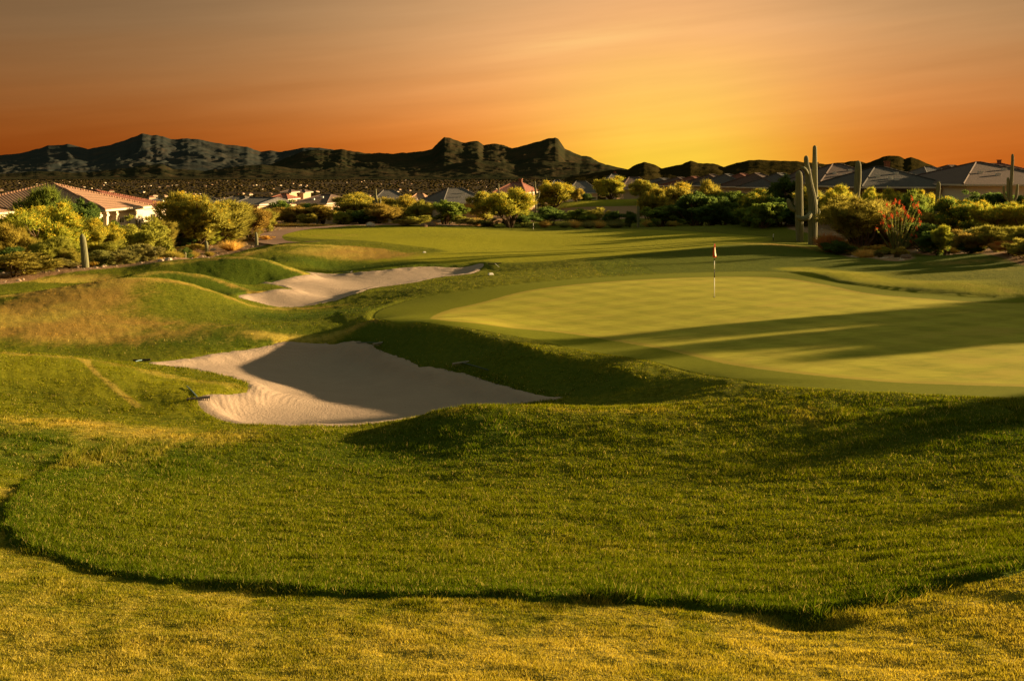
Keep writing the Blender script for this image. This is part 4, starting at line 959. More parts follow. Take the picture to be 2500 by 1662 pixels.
saguaro('short thick pale saguaro alone in the swale right of centre', 1558, 538, 122, [(1558,540,6),(1558,525,7),(1559,512,7),(1558,503,5)], [], gs)
saguaro('thick leaning saguaro column in front of the yellow blossom at left', 207, 660, 65, [(210,664,16),(208,640,17),(205,610,16),(202,585,14),(199,571,11)], [], gs, 17)
saguaro('short stout saguaro at the grass edge right of the rounded bud bush', 377, 640, 72, [(378,643,11),(377,625,12),(375,612,12),(374,604,9)], [], gs)
saguaro('slim short saguaro post right of the small russet bush at left', 504, 611, 86, [(505,615,8),(504,600,9),(503,592,8),(503,588,7)], [], gs)
saguaro('short dark saguaro near the mouth of the cart path', 626, 592, 90, [(627,594,8),(626,582,8),(625,572,7),(625,567,6)], [], gs)
saguaro('very short pale saguaro stub between the two short left ones', 452, 626, 78, [(452,630,5),(452,622,6),(452,615,5)], [], gs)
saguaro('small dark stump saguaro behind the blond tussocks', 775, 540, 126, [(775,548,5),(775,525,5),(775,511,4)], [], gs)
saguaro('dull grey stub saguaro left of the grey shrubs by the forked trunk', 1081, 534, 130, [(1081,538,5),(1081,528,5),(1081,520,4)], [], gs)
saguaro('dull grey stub saguaro nearest the grey shrubs by the forked trunk', 1097, 534, 130, [(1097,538,5),(1097,526,5),(1097,518,4)], [], gs)
saguaro('tiny dark saguaro on the skyline above the brightest palo verde', 1217, 462, 165, [(1217,475,4),(1217,460,4),(1217,448,3)], [], gs)

# ---------------------------------------------------------------- ocotillo
def ocotillo():
    u, Y = 2189, 72.5; X = (u - CU) / FPX * Y; z = hz(X, Y); e = empty('ocotillo', (X, Y, z)); tag(e, 'ocotillo with many green wands tipped in red flowers right of the forked palo verde', 'desert shrub', g3)
    rng = np.random.default_rng(5); LV = []; FL = []
    tips = [(2165,504),(2182,500),(2196,498),(2210,520),(2227,488),(2232,505),(2241,503),(2245,520),(2246,545),(2238,560),(2158,530),(2150,520),(2205,508),(2216,530),(2225,540),(2178,530),(2192,525),(2140,560),(2236,580),(2170,555),(2186,492),(2155,545)]
    for i, (tu, tv) in enumerate(tips):
        dy = rng.uniform(-.9, .9); t = wy(tu, tv, Y + dy); t = np.array([t[0] - X, dy, t[2] - z]); b = np.array([rng.uniform(-.12, .12), rng.uniform(-.12, .12), -.05])
        md = b * .45 + t * .55; md[:2] = b[:2] + (t[:2] - b[:2]) * (.42 + .2 * rng.random()); md += rng.normal(0, .04, 3)
        mb = MB(); mb.tube([b, (b + md) / 2 + rng.normal(0, .03, 3), md, (md + t) / 2 + rng.normal(0, .03, 3), t], [.035, .03, .025, .02, .008], 6)
        mb.build('stem', GBARK, e, True)
        for k in range(150):
            s = rng.uniform(.12, 1); p = (b * (1 - s) ** 2 + 2 * s * (1 - s) * md + s * s * t)
            LV.append((p, rng.normal(0, 1, 3) + [0, 0, .5]))
        for k in range(34):
            if i in (11, 17) and k > 10: break
            FL.append((t + rng.normal(0, .045, 3) * [1, 1, 2.2] + [0, 0, .04], rng.normal(0, .6, 3) + [0, 0, .8]))
        if i % 3 == 0:
            q = (md + t) / 2
            for k in range(14): FL.append((q + rng.normal(0, .05, 3), rng.normal(0, .6, 3) + [0, 0, .6]))
    P = np.array([l[0] for l in LV]); D = np.array([l[1] for l in LV]); n = len(P)
    child('leaves', mesh_tris('leaves', leaves(P, D, np.full(n, .09), np.full(n, .022), rng), LM['green']), e)
    P = np.array([l[0] for l in FL]); D = np.array([l[1] for l in FL]); n = len(P)
    child('flower', mesh_tris('flower', leaves(P, D, np.full(n, .085), np.full(n, .03), rng), LM['redflower']), e)
ocotillo()
# ---------------------------------------------------------------- trees right of the picture whose long shadows cross the green and the bowl
gx = 'desert trees on the bank right of the green'
for i, (x, y, w, h, k, c) in enumerate([(26,41,4.0,4.4,'tree','olive'),(29.5,40,3.6,3.6,'tree','green'),(24.5,44,2.2,4.2,'airy','olive'),(35,46.5,4,5,'dense','green'),(26,23.6,1.3,3.8,'airy','green'),(32,29.5,2.0,4.2,'airy','brown'),(22,18.8,1.3,3.2,'airy','olive'),(44,52.5,3.4,4.4,'tree','olive'),(24,21.2,1.1,3.6,'airy','olive'),(31,31.5,3.6,4.4,'tree','olive'),(19,14.2,1.3,2.8,'airy','olive')]):
    plant_at('palo_verde', 'tree', 'desert tree standing off the right side of the green', k, c, x, y, hz(x, y), w, h, False, gx)
# ================================================================== HOUSES
def roof_mat(name, c):
    m, nt, out = mat_new(name); N = NT(nt); P = N.n('ShaderNodeNewGeometry').outputs['Position']
    n = N.noise(P, 2.5, 4, .6); n2 = N.noise(P, 14, 3, .7)
    sp = N.n('ShaderNodeSeparateXYZ'); N.l(P, sp.inputs[0])
    w = N.math('SINE', N.math('MULTIPLY', sp.outputs[2], 52)); w2 = N.math('SINE', N.math('MULTIPLY', N.math('ADD', sp.outputs[0], sp.outputs[1]), 20))
    col = N.mix(n, tuple(x * .75 for x in c), tuple(x * 1.25 for x in c)); col = N.hsv(col, .5, 1, N.math('MULTIPLY_ADD', n2, .5, .75))
    principled(N, out, col, .85, N.math('ADD', w, N.math('ADD', w2, n2)), .5, .03, .2); return m
RM = {'grey': roof_mat('grey_tile', (.058,.051,.047)), 'brown': roof_mat('brown_tile', (.105,.068,.056)), 'red': roof_mat('red_tile', (.20,.075,.05)), 'pink': roof_mat('pink_tile', (.32,.185,.12)), 'slate': roof_mat('blue_grey_tile', (.095,.088,.085))}
WM = {'cream': simple('cream_stucco', (.40,.31,.20), .9, .1, 1.5), 'white': simple('white_stucco', (.66,.55,.40), .9, .06, 1.5), 'tan': simple('tan_stucco', (.36,.25,.16), .9, .1, 1.5)}
TRIM = simple('pale_trim', (.55,.48,.38), .6, .08, 3); GLASS = simple('dark_glass', (.02,.022,.025), .12, .1, 2, 0, .6)
DARKM = simple('dark_metal', (.02,.02,.02), .5, .2, 4); VENT = simple('white_vent', (.6,.58,.52), .5, .1, 4); CHIM = simple('chimney_brick', (.22,.09,.05), .9, .3, 6)
def house(label, cx, cy, w, d, z0, ze, zr, rot=0., rl=.35, axis='x', roof='grey', wall='cream', wins=(), notch=None, posts=(), chim=0, vents=2, gable=False, group=None, extra=None):
    """hip (or gable) roofed house; local x along the front, -y towards the camera"""
    e = empty('house', (cx, cy, z0), rot); tag(e, label, 'house', group)
    hw, hd = w / 2, d / 2; ze -= z0; zr -= z0
    fp = [(-hw, -hd), (hw, -hd), (hw, hd), (-hw, hd)]
    if notch:                                        # covered patio cut from a front corner: (side, width, depth)
        s, nw, nd = notch
        fp = [(-hw, -hd), (hw - nw, -hd), (hw - nw, -hd + nd), (hw, -hd + nd), (hw, hd), (-hw, hd)] if s > 0 else [(-hw, -hd + nd), (-hw + nw, -hd + nd), (-hw + nw, -hd), (hw, -hd), (hw, hd), (-hw, hd)]
    n = len(fp); V = [(x, y, -.8) for x, y in fp] + [(x, y, ze - .004) for x, y in fp]
    F = [(i, (i + 1) % n, n + (i + 1) % n, n + i) for i in range(n)] + [tuple(range(n, 2 * n))]
    new_obj('wall', V, F, WM[wall], e)
    o = .55; W, D = hw + o, hd + o; b = .16; drop = o * (zr - ze) / (hd if axis == 'x' else hw)
    zb = ze - .02
    if axis == 'x': rx = w * rl / 2 if not gable else W; r0, r1 = (-rx, 0), (rx, 0)
    else: ry = d * rl / 2 if not gable else D; r0, r1 = (0, -ry), (0, ry)
    V = [(-W, -D, zb), (W, -D, zb), (W, D, zb), (-W, D, zb), (-W, -D, zb + b), (W, -D, zb + b), (W, D, zb + b), (-W, D, zb + b), (r0[0], r0[1], zr), (r1[0], r1[1], zr)]
    F = [(3, 2, 1, 0), (0, 1, 5, 4), (1, 2, 6, 5), (2, 3, 7, 6), (3, 0, 4, 7)]; M = [1, 1, 1, 1, 1]
    if axis == 'x': F += [(4, 5, 9, 8), (5, 6, 9), (6, 7, 8, 9), (7, 4, 8)]
    else: F += [(4, 5, 8), (5, 6, 9, 8), (6, 7, 9), (7, 4, 8, 9)]
    M += [0] * 4
    rf = new_obj('roof', V, F, [RM[roof], TRIM], e, fmats=M)
    # ridge caps along hips
    mb = MB(); R0, R1 = Vector(V[8]), Vector(V[9])
    if axis == 'x': prs = [(V[4], R0), (V[7], R0), (V[5], R1), (V[6], R1), (R0, R1)]
    else: prs = [(V[4], R0), (V[5], R0), (V[6], R1), (V[7], R1), (R0, R1)]
    for a, c in prs:
        a = Vector(a); 
        if (a - c).length > .1: mb.tube([a + Vector((0, 0, .03)), Vector(c) + Vector((0, 0, .03))], .09, 5)
    mb.build('ridge_cap', RM[roof], rf)
    for k in range(vents):
        t = .3 + .4 * ((k * .618 + .2) % 1); yy = -D * (1 - t); zz = zb + b + (zr - zb - b) * t; xx = (-.5 + ((k * .37 + .3) % 1)) * w * .45
        if axis == 'x' and not gable: MB().box(xx - .22, xx + .22, yy - .15, yy + .15, zz - .05, zz + .22).build('vent', VENT, rf)
    for k in range(chim):
        MB().box(w * .12 - .25, w * .12 + .25, .1, .6, zr - .8, zr + .55).box(w * .12 - .32, w * .12 + .32, .03, .67, zr + .551, zr + .66).build('chimney', CHIM, rf)
    for (f, p, zc, ww, wh) in wins:                   # windows: face, position along it, sill height, size
        fr = MB(); gl = MB(); q = .07
        def bar(x0, x1, a0, a1, t0, t1, mb, face=f):
            if face == 'f': mb.box(x0, x1, -hd - t1, -hd - t0, a0, a1)
            elif face == 'r': mb.box(hw + t0, hw + t1, x0, x1, a0, a1)
            else: mb.box(-hw - t1, -hw - t0, x0, x1, a0, a1)
        bar(p - ww / 2, p + ww / 2, zc, zc + wh, -.02, .012, gl)
        for a in ((p - ww / 2 - q, p - ww / 2, zc - q, zc + wh + q), (p + ww / 2, p + ww / 2 + q, zc - q, zc + wh + q), (p - ww / 2, p + ww / 2, zc - q, zc), (p - ww / 2, p + ww / 2, zc + wh, zc + wh + q), (p - .03, p + .03, zc, zc + wh)):
            bar(*a, -.02, .05, fr)
        wo = gl.build('window', GLASS, e); fr.build('window_frame', TRIM, wo)
    if notch and not posts:
        s, nw, nd = notch
        posts = [(s * (hw - .2), -hd + .2), (s * (hw - nw / 2), -hd + .2)]
        dy = -hd + nd; cxn = s * (hw - nw / 2)
        wo = MB().box(cxn - nw * .32, cxn + nw * .32, dy - .012, dy + .02, .05, 2.2).build('patio_door', GLASS, e)
    for (px, py) in posts:
        MB().box(px - .2, px + .2, py - .2, py + .2, -.8, ze - .03).box(px - .27, px + .27, py - .27, py + .27, ze - .45, ze - .28).build('post', WM[wall], e)
    return e
gh = 'tile roofed houses round the course'
# left of the picture
h1 = house('nearest left house with sunlit pink tile hip roof and white wall behind the blossom', -38.9, 90.0, 12.2, 9.8, .2, 3.2, 5.32, 0, .03, 'x', 'pink', 'white', wins=[('r', -.6, 1.9, 1.0, .4), ('r', 1.0, 1.9, 1.0, .4), ('r', 3.3, .9, 1.2, 1.1)], notch=(1, 4.2, 4.0), posts=[(5.9, -5.1), (5.9, -3.6), (5.9, -1.5)], vents=0, group=gh)
pn = MB().box(-1.1, 1.1, -.45, .45, 0, .09); pn = pn.build('solar_panel', DARKM, h1); pn.location = (4.6, -1.0, 3.98 - .2 - .16); pn.rotation_euler = (0, math.atan2(2.0, 6.6), R(90)); pn.rotation_euler = (0, .30, 0)
house('house with pink roof cut by the left picture edge', -43.4, 73.2, 12.4, 10.5, .4, 3.25, 5.15, 0, .2, 'y', 'pink', 'white', wins=[('r', 2.5, 1.0, 1.4, 1.2), ('r', -1.5, 1.0, 1.4, 1.2)], group=gh)
house('house with dark red sunlit roof just behind the pink roofed one', -42.4, 107, 11.2, 12.5, 0, 2.75, 4.55, 0, .1, 'x', 'red', 'white', wins=[('r', -3, 1, 1.4, 1.1), ('r', 2, 1, 1.4, 1.1)], group=gh)
def himg(label, u0, u1, ve, vr, ur, Y, d, **kw):
    """house measured from the picture: eave ends, eave row, ridge row, ridge centre"""
    w = (u1 - u0) / FPX * Y - 1.1; cx = ((u0 + u1) / 2 - CU) / FPX * Y; ze = ZC - (ve - HV) / FPX * Y; zr = ZC - (vr - HV) / FPX * (Y + d / 2)
    z0 = min(float(h_base(np.array([cx]), np.array([Y + d / 2]))[0]), ze - 2.4)
    return house(label, cx, Y + d / 2, w, d, z0, ze + .1, zr, group=gh, **kw)
W2 = lambda a, b: [('f', a, .9, 1.5, 1.2), ('f', b, .9, 1.5, 1.2)]
himg('slate grey roof behind the red roofed house at left', 308, 425, 509, 485, 360, 140, 12, roof='slate', wall='tan', vents=2)
himg('low dark roof showing above the broad palo verde', 430, 512, 497, 478, 470, 175, 12, roof='grey', wall='tan', rot=.3)
himg('dark grey roof right of the tall rounded palo verde', 505, 604, 503, 480, 560, 150, 13, roof='grey', wall='tan', vents=1)
himg('grey gabled house with bright white sunlit end wall', 585, 662, 503, 483, 640, 148, 10, roof='slate', wall='cream', gable=True, axis='x', rot=-.25, vents=0)
himg('small reddish roof left of the grey striped roof', 650, 704, 490, 475, 675, 185, 10, roof='red', wall='tan', vents=0)
himg('pale hut roof beyond the reddish roof', 684, 712, 472, 464, 698, 260, 10, roof='brown', wall='tan', vents=0)
himg('second pale hut roof beyond the reddish roof', 716, 746, 472, 464, 731, 270, 10, roof='brown', wall='tan', vents=0)
himg('brown roof with two pale ridge lines left of the pale olive trees', 732, 824, 500, 476, 770, 150, 12, roof='brown', wall='tan', vents=2, rot=-.2)
himg('slate roof behind the armed centre saguaro', 893, 982, 492, 465, 938, 165, 12, roof='slate', wall='tan', vents=1, rot=.2)
himg('tan roofed low house right of the pale crowned tree', 985, 1046, 502, 473, 1003, 150, 12, roof='pink', wall='tan', vents=1)
himg('broad grey roof with two pale ridge edges left of centre', 1040, 1165, 500, 460, 1125, 135, 16, roof='slate', wall='cream', vents=2, rot=.25)
himg('dark roof with red tiles left of the far armed saguaro', 1222, 1304, 474, 446, 1262, 165, 12, roof='red', wall='slate' if 0 else 'tan', vents=0, chim=1, rot=-.2)
himg('small grey roof behind the yellow green round tree', 1340, 1386, 462, 440, 1362, 200, 10, roof='slate', wall='cream', vents=0)
himg('grey hip roof between the two yellow round trees', 1383, 1466, 474, 443, 1420, 190, 13, roof='slate', wall='white', vents=1, wins=W2(-2, 1.5))
himg('far small roof above the tall yellow round tree', 1484, 1524, 440, 425, 1504, 260, 12, roof='slate', wall='cream', vents=0, chim=1)
himg('tan walled house with a band of dark windows beside the flat golden tree', 1516, 1600, 464, 433, 1552, 186, 13, roof='brown', wall='cream', vents=0, wins=[('f', .5, .9, 2.8, .8), ('f', -1.8, 1.0, .9, .9)], notch=None)
himg('first roof at the left end of the long row', 1592, 1668, 456, 436, 1640, 185, 12, roof='slate', wall='tan', vents=0, rot=.5)
himg('dark roof second from the left in the long row', 1640, 1706, 456, 434, 1680, 178, 12, roof='brown', wall='tan', vents=0, rot=.5)
himg('dark red roof third from the left in the long row', 1676, 1745, 458, 432, 1718, 168, 12, roof='red', wall='cream', vents=0, rot=.5)
himg('house with pale gable edge starting the nearer part of the row', 1722, 1790, 458, 427, 1752, 158, 12, roof='brown', wall='cream', vents=1, wins=W2(-2, 1), rot=.45)
himg('grey green roof in the nearer part of the row', 1762, 1832, 458, 426, 1806, 152, 12, roof='slate', wall='cream', vents=1, wins=W2(-2, 1), rot=.5)
himg('brown red roof in the nearer part of the row', 1800, 1870, 459, 425, 1846, 150, 12, roof='red', wall='cream', vents=1, wins=W2(-2, 1), rot=.5)
himg('pale brown roof in the nearer part of the row', 1836, 1912, 461, 424, 1884, 146, 12, roof='brown', wall='cream', vents=1, wins=W2(-2, 1), rot=.5)
himg('last roof of the row behind the paired saguaros', 1890, 1975, 463, 424, 1935, 142, 12, roof='slate', wall='cream', vents=0, wins=W2(-2, 1), rot=.5)
himg('grey brown roof right behind the paired saguaros', 1960, 2075, 450, 408, 2040, 138, 13, roof='brown', wall='cream', vents=2, chim=1)
himg('large red brown hip roof before the twin hill', 1998, 2192, 452, 401, 2110, 122, 16, roof='brown', wall='cream', vents=3, notch=(-1, 3.5, 3), rl=.12, wins=[('f', 1, .9, 1.8, 1.3)])
himg('large dark grey hip roof house with pale patio fascia', 2100, 2335, 462, 408, 2222, 106, 17, roof='grey', wall='cream', vents=4, notch=(-1, 4.2, 3), rl=.1, chim=1, wins=[('f', .6, .9, 1.1, 1.2), ('f', 2.4, .9, 1.1, 1.2)])
himg('dark brown roofed house with white wall at the right edge', 2346, 2660, 456, 397, 2540, 100, 20, roof='brown', wall='white', vents=3, rl=.05, wins=[('f', -3.8, .9, 1.2, 1.2), ('f', -.5, .9, 1.2, 1.2)])
himg('far slate roof behind the dark grey one', 2262, 2345, 432, 408, 2300, 170, 12, roof='slate', wall='tan', vents=0)
himg('far brown roof second beyond the dark grey one', 2318, 2400, 430, 404, 2362, 175, 12, roof='brown', wall='tan', vents=1, rot=.3)
himg('far slate roof third beyond the dark grey one', 2370, 2460, 432, 403, 2412, 180, 12, roof='slate', wall='cream', vents=1)
himg('far red roof nearest the right edge', 2400, 2545, 428, 400, 2470, 168, 13, roof='red', wall='cream', vents=0, chim=1)

# ---------------------------------------------------------------- little houses and scrub of the basin
def far_houses():
    rng = np.random.default_rng(77)
    mb = MB(); mb.box(-7, 7, -5, 5, -1, 3.0, 0)
    mb.add([(-7.6, -5.6, 3.01), (7.6, -5.6, 3.01), (7.6, 5.6, 3.01), (-7.6, 5.6, 3.01), (-3, 0, 5), (3, 0, 5)], [(0, 1, 5, 4), (1, 2, 5), (2, 3, 4, 5), (3, 0, 4), (3, 2, 1, 0)], 1)
    ms = []
    for wm, rm in ((WM['white'], RM['pink']), (WM['cream'], RM['red']), (WM['tan'], RM['pink']), (WM['white'], RM['slate'])):
        o = mb.build('far_house', [wm, rm]); ms.append(o.data); bpy.data.objects.remove(o)
    k = 0
    while k < 250:
        Y = 1000 * (7.5) ** rng.random(); u = rng.uniform(-30, 1560)
        v = HV + (ZC + 17) / Y * FPX
        X = (u - CU) / FPX * Y
        if vnoise(X / Y * 18, math.log(Y) * 9, 8) < .38: continue
        o = bpy.data.objects.new('far_house', ms[k % 4]); COL.objects.link(o)
        z = float(h_base(np.array([X]), np.array([Y]))[0]); s = rng.uniform(.3, .65)
        o.location = (X, Y, z); o.rotation_euler = (0, 0, rng.uniform(0, 3.14)); o.scale = (s * 1.1, s, s * rng.uniform(.9, 1.5))
        tag(o, 'tiny pale house lost in the dark basin before the mountains', 'house', 'tiny houses scattered over the basin'); k += 1
far_houses()
def basin_scrub():
    rng = np.random.default_rng(9); n = 32000
    Y = 240 * 33 ** rng.random(n); U = rng.uniform(-150, 2650, n); X = (U - CU) / FPX * Y
    k = vnoise(X / Y * 30, np.log(Y) * 14, 2) > .3; X, Y = X[k], Y[k]; n = len(X)
    z = h_base(X, Y); s = rng.uniform(.8, 2.4, n) * (1 + Y / 1600); h = s * rng.uniform(.3, .5, n)
    base = np.array([(1, 0, 0), (0, 1, 0), (-1, 0, 0), (0, -1, 0), (.6, .6, .75), (-.6, .6, .8), (-.6, -.6, .7), (.6, -.6, .8), (0, 0, 1.1)], float)
    f = np.array([(0, 1, 4), (1, 2, 5), (2, 3, 6), (3, 0, 7), (0, 4, 7), (1, 5, 4), (2, 6, 5), (3, 7, 6), (4, 5, 8), (5, 6, 8), (6, 7, 8), (7, 4, 8)])
    a = rng.uniform(0, 6.28, n); B = np.repeat(base[None], n, 0) * rng.uniform(.75, 1.25, (n, 9, 1))
    x = (B[:, :, 0] * np.cos(a)[:, None] - B[:, :, 1] * np.sin(a)[:, None]) * s[:, None] + X[:, None]; y = (B[:, :, 0] * np.sin(a)[:, None] + B[:, :, 1] * np.cos(a)[:, None]) * s[:, None] + Y[:, None]
    V = np.stack([x, y, B[:, :, 2] * h[:, None] + z[:, None] - .2], -1).reshape(-1, 3)
    F = (f[None] + np.arange(n)[:, None, None] * 9).reshape(-1, 3)
    o = new_obj('scrub', V, F, SCRUB); tag(o, 'dark desert scrub covering the basin floor', 'scrub', kind='stuff')
SCRUB = leaf_mat('basin_scrub', (.020, .018, .006), (.048, .032, .012), .1)
basin_scrub()
def stones():
    rng = np.random.default_rng(19); P = []; n = 9000
    Y = 52 * (2.75) ** rng.random(n); U = rng.uniform(-60, 2560, n); X = (U - CU) / FPX * Y
    d = np.minimum(sdf(X, Y, DESERT_L), sdf(X, Y, SOIL)); k = (d < -.2) & (rng.random(n) < np.exp(d / 6) + .08); X, Y = X[k], Y[k]; n = len(X)
    z = h_land(X, Y); s = .05 + .13 * rng.random(n) ** 3 + .02 * (Y > 90)
    base = np.array([(1, 0, .1), (0, 1, 0), (-1, 0, .1), (0, -1, 0), (.2, .1, .8)], float); f = np.array([(0, 1, 4), (1, 2, 4), (2, 3, 4), (3, 0, 4)])
    a = rng.uniform(0, 6.28, n); B = np.repeat(base[None], n, 0) * rng.uniform(.6, 1.3, (n, 5, 1))
    x = (B[:, :, 0] * np.cos(a)[:, None] - B[:, :, 1] * np.sin(a)[:, None]) * s[:, None] + X[:, None]; y = (B[:, :, 0] * np.sin(a)[:, None] + B[:, :, 1] * np.cos(a)[:, None]) * s[:, None] + Y[:, None]
    V = np.stack([x, y, B[:, :, 2] * s[:, None] + z[:, None] - .02], -1).reshape(-1, 3)
    o = new_obj('gravel', V, (f[None] + np.arange(n)[:, None, None] * 5).reshape(-1, 3), simple('pale_stone', (.42, .30, .20), .9, .35, 1.2)); tag(o, 'pale gravel and small stones of the desert strip', 'gravel', kind='stuff')
stones()
# ---------------------------------------------------------------- cart path
def ribbon(name, pts, w, mat, label, lift=.03):
    P = smooth_poly(pts, 3, False); V = []
    for i, p in enumerate(P):
        a = np.array(P[max(i - 1, 0)]); b = np.array(P[min(i + 1, len(P) - 1)]); t = (b - a) / (np.linalg.norm(b - a) + 1e-9); nrm = np.array([-t[1], t[0]])
        for k in (-1, -.5, 0, .5, 1): V.append((p[0] + nrm[0] * w / 2 * k, p[1] + nrm[1] * w / 2 * k))
    V = np.array(V); z = h_land(V[:, 0], V[:, 1]); z = z.reshape(-1, 5); z = np.maximum(z, z.mean(1, keepdims=True)) + lift
    V3 = np.column_stack([V, z.ravel()]); n = len(P); top = grid_faces(n, 5)
    o = new_obj(name, V3, top, mat, smooth=True); tag(o, label, 'cart path', kind='structure')
ribbon('path', [(-16.5,84.5),(-18.3,88),(-20.6,92.5),(-22.6,98),(-23.6,104),(-22.8,112),(-19,119.5),(-14,121.5),(-6,121)], 2.6, simple('path_concrete', (.20, .115, .075), .9, .12, 1.5), 'brown cart path curving out from behind the mound')
# ================================================================== FLAGS, RAKES, MARKERS
WHITE = simple('white_paint', (.85, .82, .74), .45, .04, 5, 0); BLACK = simple('black_paint', (.015, .015, .015), .5, .1, 5, 0); RED = simple('red_cloth', (.75, .07, .02), .8, .1, 5, .1)
CLOTH = simple('white_cloth', (.85, .70, .50), .8, .05, 5, .1); RUB = simple('rake_head_rubber', (.035, .032, .028), .6, .2, 8); BLUEH = simple('pale_blue_handle', (.13, .21, .23), .5, .1, 5); DGH = simple('dark_green_handle', (.04, .07, .06), .5, .1, 5); GREYH = simple('grey_rake_head', (.22, .20, .16), .7, .2, 8)
def flag(label, u, vb, vt, segs, with_flag=True):
    b = hit(u, vb, H=h_land); X, Y, z = b; H = ZC - (vt - HV) / FPX * Y - z
    e = empty('golf_flagstick', (X, Y, z)); tag(e, label, 'flagstick')
    for (a0, a1, m) in segs:
        MB().tube([(0, 0, a0 * H), (0, 0, a1 * H)], .016 if H > 1.5 else .02, 8).build('pole', m, e, True)
    MB().tube([(0, 0, .002), (0, 0, .012)], .054, 20).build('cup', BLACK, e)
    if with_flag:
        # cloth hanging limp in folds against the pole
        nu, nv = 12, 16; V = []
        for j in range(nv):
            t = j / (nv - 1); zz = H * (1 - .245 * t)
            ext = (.03 + .05 * math.sin(min(t * 1.3, 1) * math.pi * .62) + .035 * t) * (1 if t < .9 else 1 - (t - .9) * 5)
            for i in range(nu):
                s = i / (nu - 1)
                V.append((-.02 + .045 - ext * .85 * s + .012 * math.sin(s * 9 + t * 2) + .05 * t * (1 - s), .045 * math.sin(s * 11 + t * 1.5) - .02, zz - .03 * s * t))
        F = [(j * nu + i, j * nu + i + 1, (j + 1) * nu + i + 1, (j + 1) * nu + i) for j in range(nv - 1) for i in range(nu - 1)]
        M = [0 if ((j < 4) or (i > 6 + (nv - j) // 6) or j > 13) else 1 for j in range(nv - 1) for i in range(nu - 1)]
        o = new_obj('flag', V, F, [RED, CLOTH], e, True, fmats=M)
        sm = o.modifiers.new('thickness', 'SOLIDIFY'); sm.thickness = .004
flag('flagstick with limp red and white flag standing in the near green', 1744, 726, 595, [(0, .365, WHITE), (.365, .525, BLACK), (.525, .68, WHITE), (.68, .79, BLACK), (.79, 1, WHITE)])
flag('tiny black and white flagstick beyond the crest of the far green', 1302, 561, 545, [(0, .3, WHITE), (.3, .55, BLACK), (.55, 1, WHITE)], False)
def rake(label, hu, hv, eu, ev, hl=.62, hm=None, headm=None, long=None):
    a = hit(hu, hv, H=h_land); b = hit(eu, ev, H=h_land); e = empty('bunker_rake', (a[0], a[1], a[2])); tag(e, label, 'rake', 'bunker rakes lying round the sand')
    A = Vector((0, 0, .07)); B = Vector((b[0] - a[0], b[1] - a[1], 0)); L = min(max(B.length, 1.2), 2.0); B = B.normalized() * L; B.z = hz(a[0] + B.x, a[1] + B.y) - a[2] + .05
    d = (B - A).normalized(); s = Vector((-d.y, d.x, 0)).normalized()
    MB().tube([A, (A + B) / 2 + Vector((0, 0, .01)), B], [.018, .016, .015], 8).build('handle', hm or DGH, e, True)
    mb = MB(); mb.tube([A - s * hl / 2, A + s * hl / 2], .035, 6)
    for k in range(12):
        p = A + s * (hl * (-.48 + .96 * k / 11)); mb.tube([p, p + Vector((-d.x * .03, -d.y * .03, -.09))], [.012, .006], 4)
    mb.build('rake_head', headm or RUB, e)
rake('dark rake lying on the grass tongue left of the big bunker', 484, 982, 456, 948, .6, BLUEH)
rake('rake with pale blue handle at the left tip of the big bunker', 346, 884, 310, 898, .55, BLUEH)
rake('rake at the top of the shaded bank, its pale head tilted to the right', 928, 845, 870, 846, .7, DGH, GREYH)
rake('rake lying on the dark bank between bunker and green', 1127, 892, 1192, 911, .7, DGH, GREYH)
rake('rake lying in the sand of the farther bunker', 857, 677, 848, 668, .9, DGH)
rake('black rake tipped on the far rim of the farther bunker', 1020, 664, 1000, 668, .8, DGH)
rake('rake with a pale head beside the right tip of the farther bunker', 1208, 648, 1216, 654, .9, WHITE)
def marker(name, label, cat, u, v, s, mat, H=h_land):
    a = hit(u, v, H=H); e = MB(); e.box(-s * .9, s * .9, -s * .5, s * .5, 0, s * .6).box(-s * .6, s * .6, -s * .35, s * .35, s * .6 + .001, s * .8)
    o = e.build(name, mat); o.location = a; o.rotation_euler = (0, 0, .5); bv = o.modifiers.new('bevel', 'BEVEL'); bv.width = s * .12; bv.segments = 2
    tag(o, label, cat)
marker('yardage_marker', 'small white marker block lying right of the farther bunker', 'marker', 1198, 672, .16, WHITE)
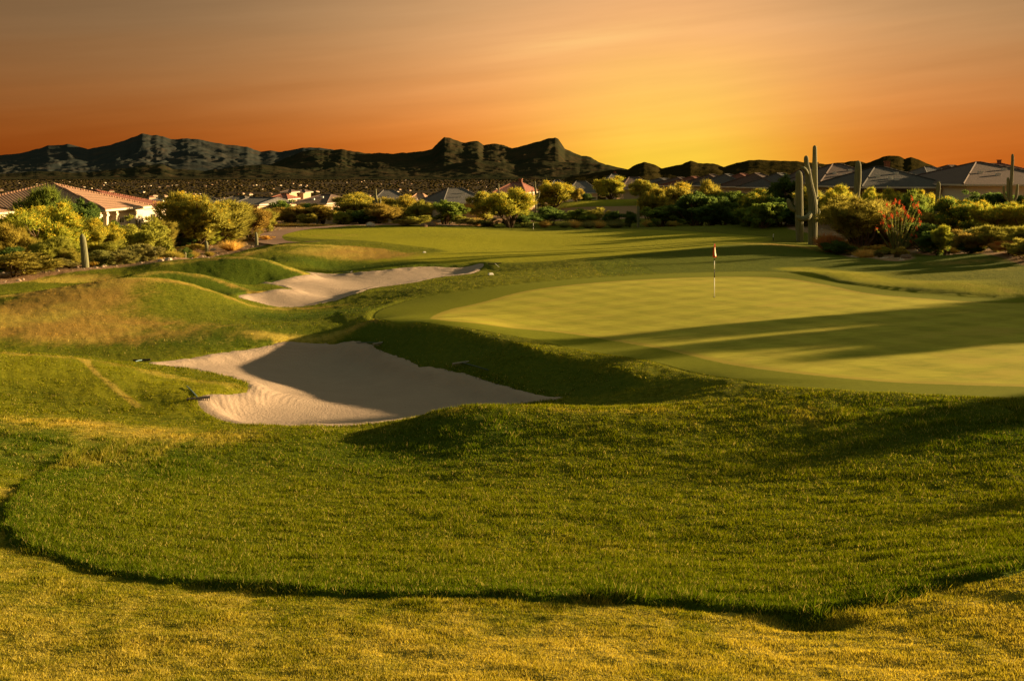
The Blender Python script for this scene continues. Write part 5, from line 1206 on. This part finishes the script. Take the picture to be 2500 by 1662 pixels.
marker('yardage_marker', 'tiny white marker on the brown patch of the far mound', 'marker', 1036, 618, .12, WHITE)
a = hit(1888, 588, H=h_land); e = empty('marker_post', a); tag(e, 'thin striped marker post left of the paired saguaros', 'post')
MB().tube([(0, 0, -.05), (0, 0, .28)], .03, 8).build('pole', BLACK, e); MB().tube([(0, 0, .281), (0, 0, .55)], .03, 8).build('pole', WHITE, e)
def boulder(label, u, v, s, mat, k):
    a = hit(u, v, H=h_land); rng = np.random.default_rng(k); n1, n2 = 7, 12; V = []
    for i in range(n1):
        ph = math.pi * (i + .5) / n1
        for j in range(n2):
            t = 2 * math.pi * j / n2; q = s * (1 + .25 * float(fbm(np.array(math.cos(t) * 1.3 + k), np.array(ph * 1.2 + math.sin(t)), 2, k)))
            V.append((q * math.sin(ph) * math.cos(t) * 1.3, q * math.sin(ph) * math.sin(t), q * math.cos(ph) * .7 + s * .25))
    F = [tuple(p) for p in grid_faces(n1, n2, True)] + [tuple(range(n2)), tuple(range((n1 - 1) * n2, n1 * n2))[::-1]]
    o = new_obj('rock', V, F, mat, None, False); o.location = a; o.rotation_euler = (0, 0, k); tag(o, label, 'rock', 'rocks along the desert edge')
ST = simple('rock_stone', (.45, .36, .27), .9, .25, 2, .5); ST2 = simple('dark_rock_stone', (.16, .10, .06), .9, .3, 2, .5)
for i, (lb, u, v, s, m) in enumerate([('whitish rock at the grass edge under the brown airy centre tree', 905, 553, .45, ST), ('dark rock at the tip of the desert point', 1052, 553, .5, ST2), ('smaller dark rock left of the tip of the desert point', 1035, 554, .4, ST2),
     ('pale rock at the grass edge right of the short stout saguaro', 392, 638, .16, ST), ('pale rock just below the tan bush on the left grass edge', 412, 636, .18, ST), ('flat brown rock right of the ocotillo foot', 2212, 631, .28, ST2), ('pale stone before the small reddish bush at left', 520, 612, .2, ST), ('pale stone left of the cart path mouth', 560, 608, .2, ST),
     ('tan stone on the stony spot left of the dark bank', 1625, 545, .4, ST), ('tan stone right on the stony spot by the dark bank', 1645, 546, .35, ST)]): boulder(lb, u, v, s, m, i + 3)
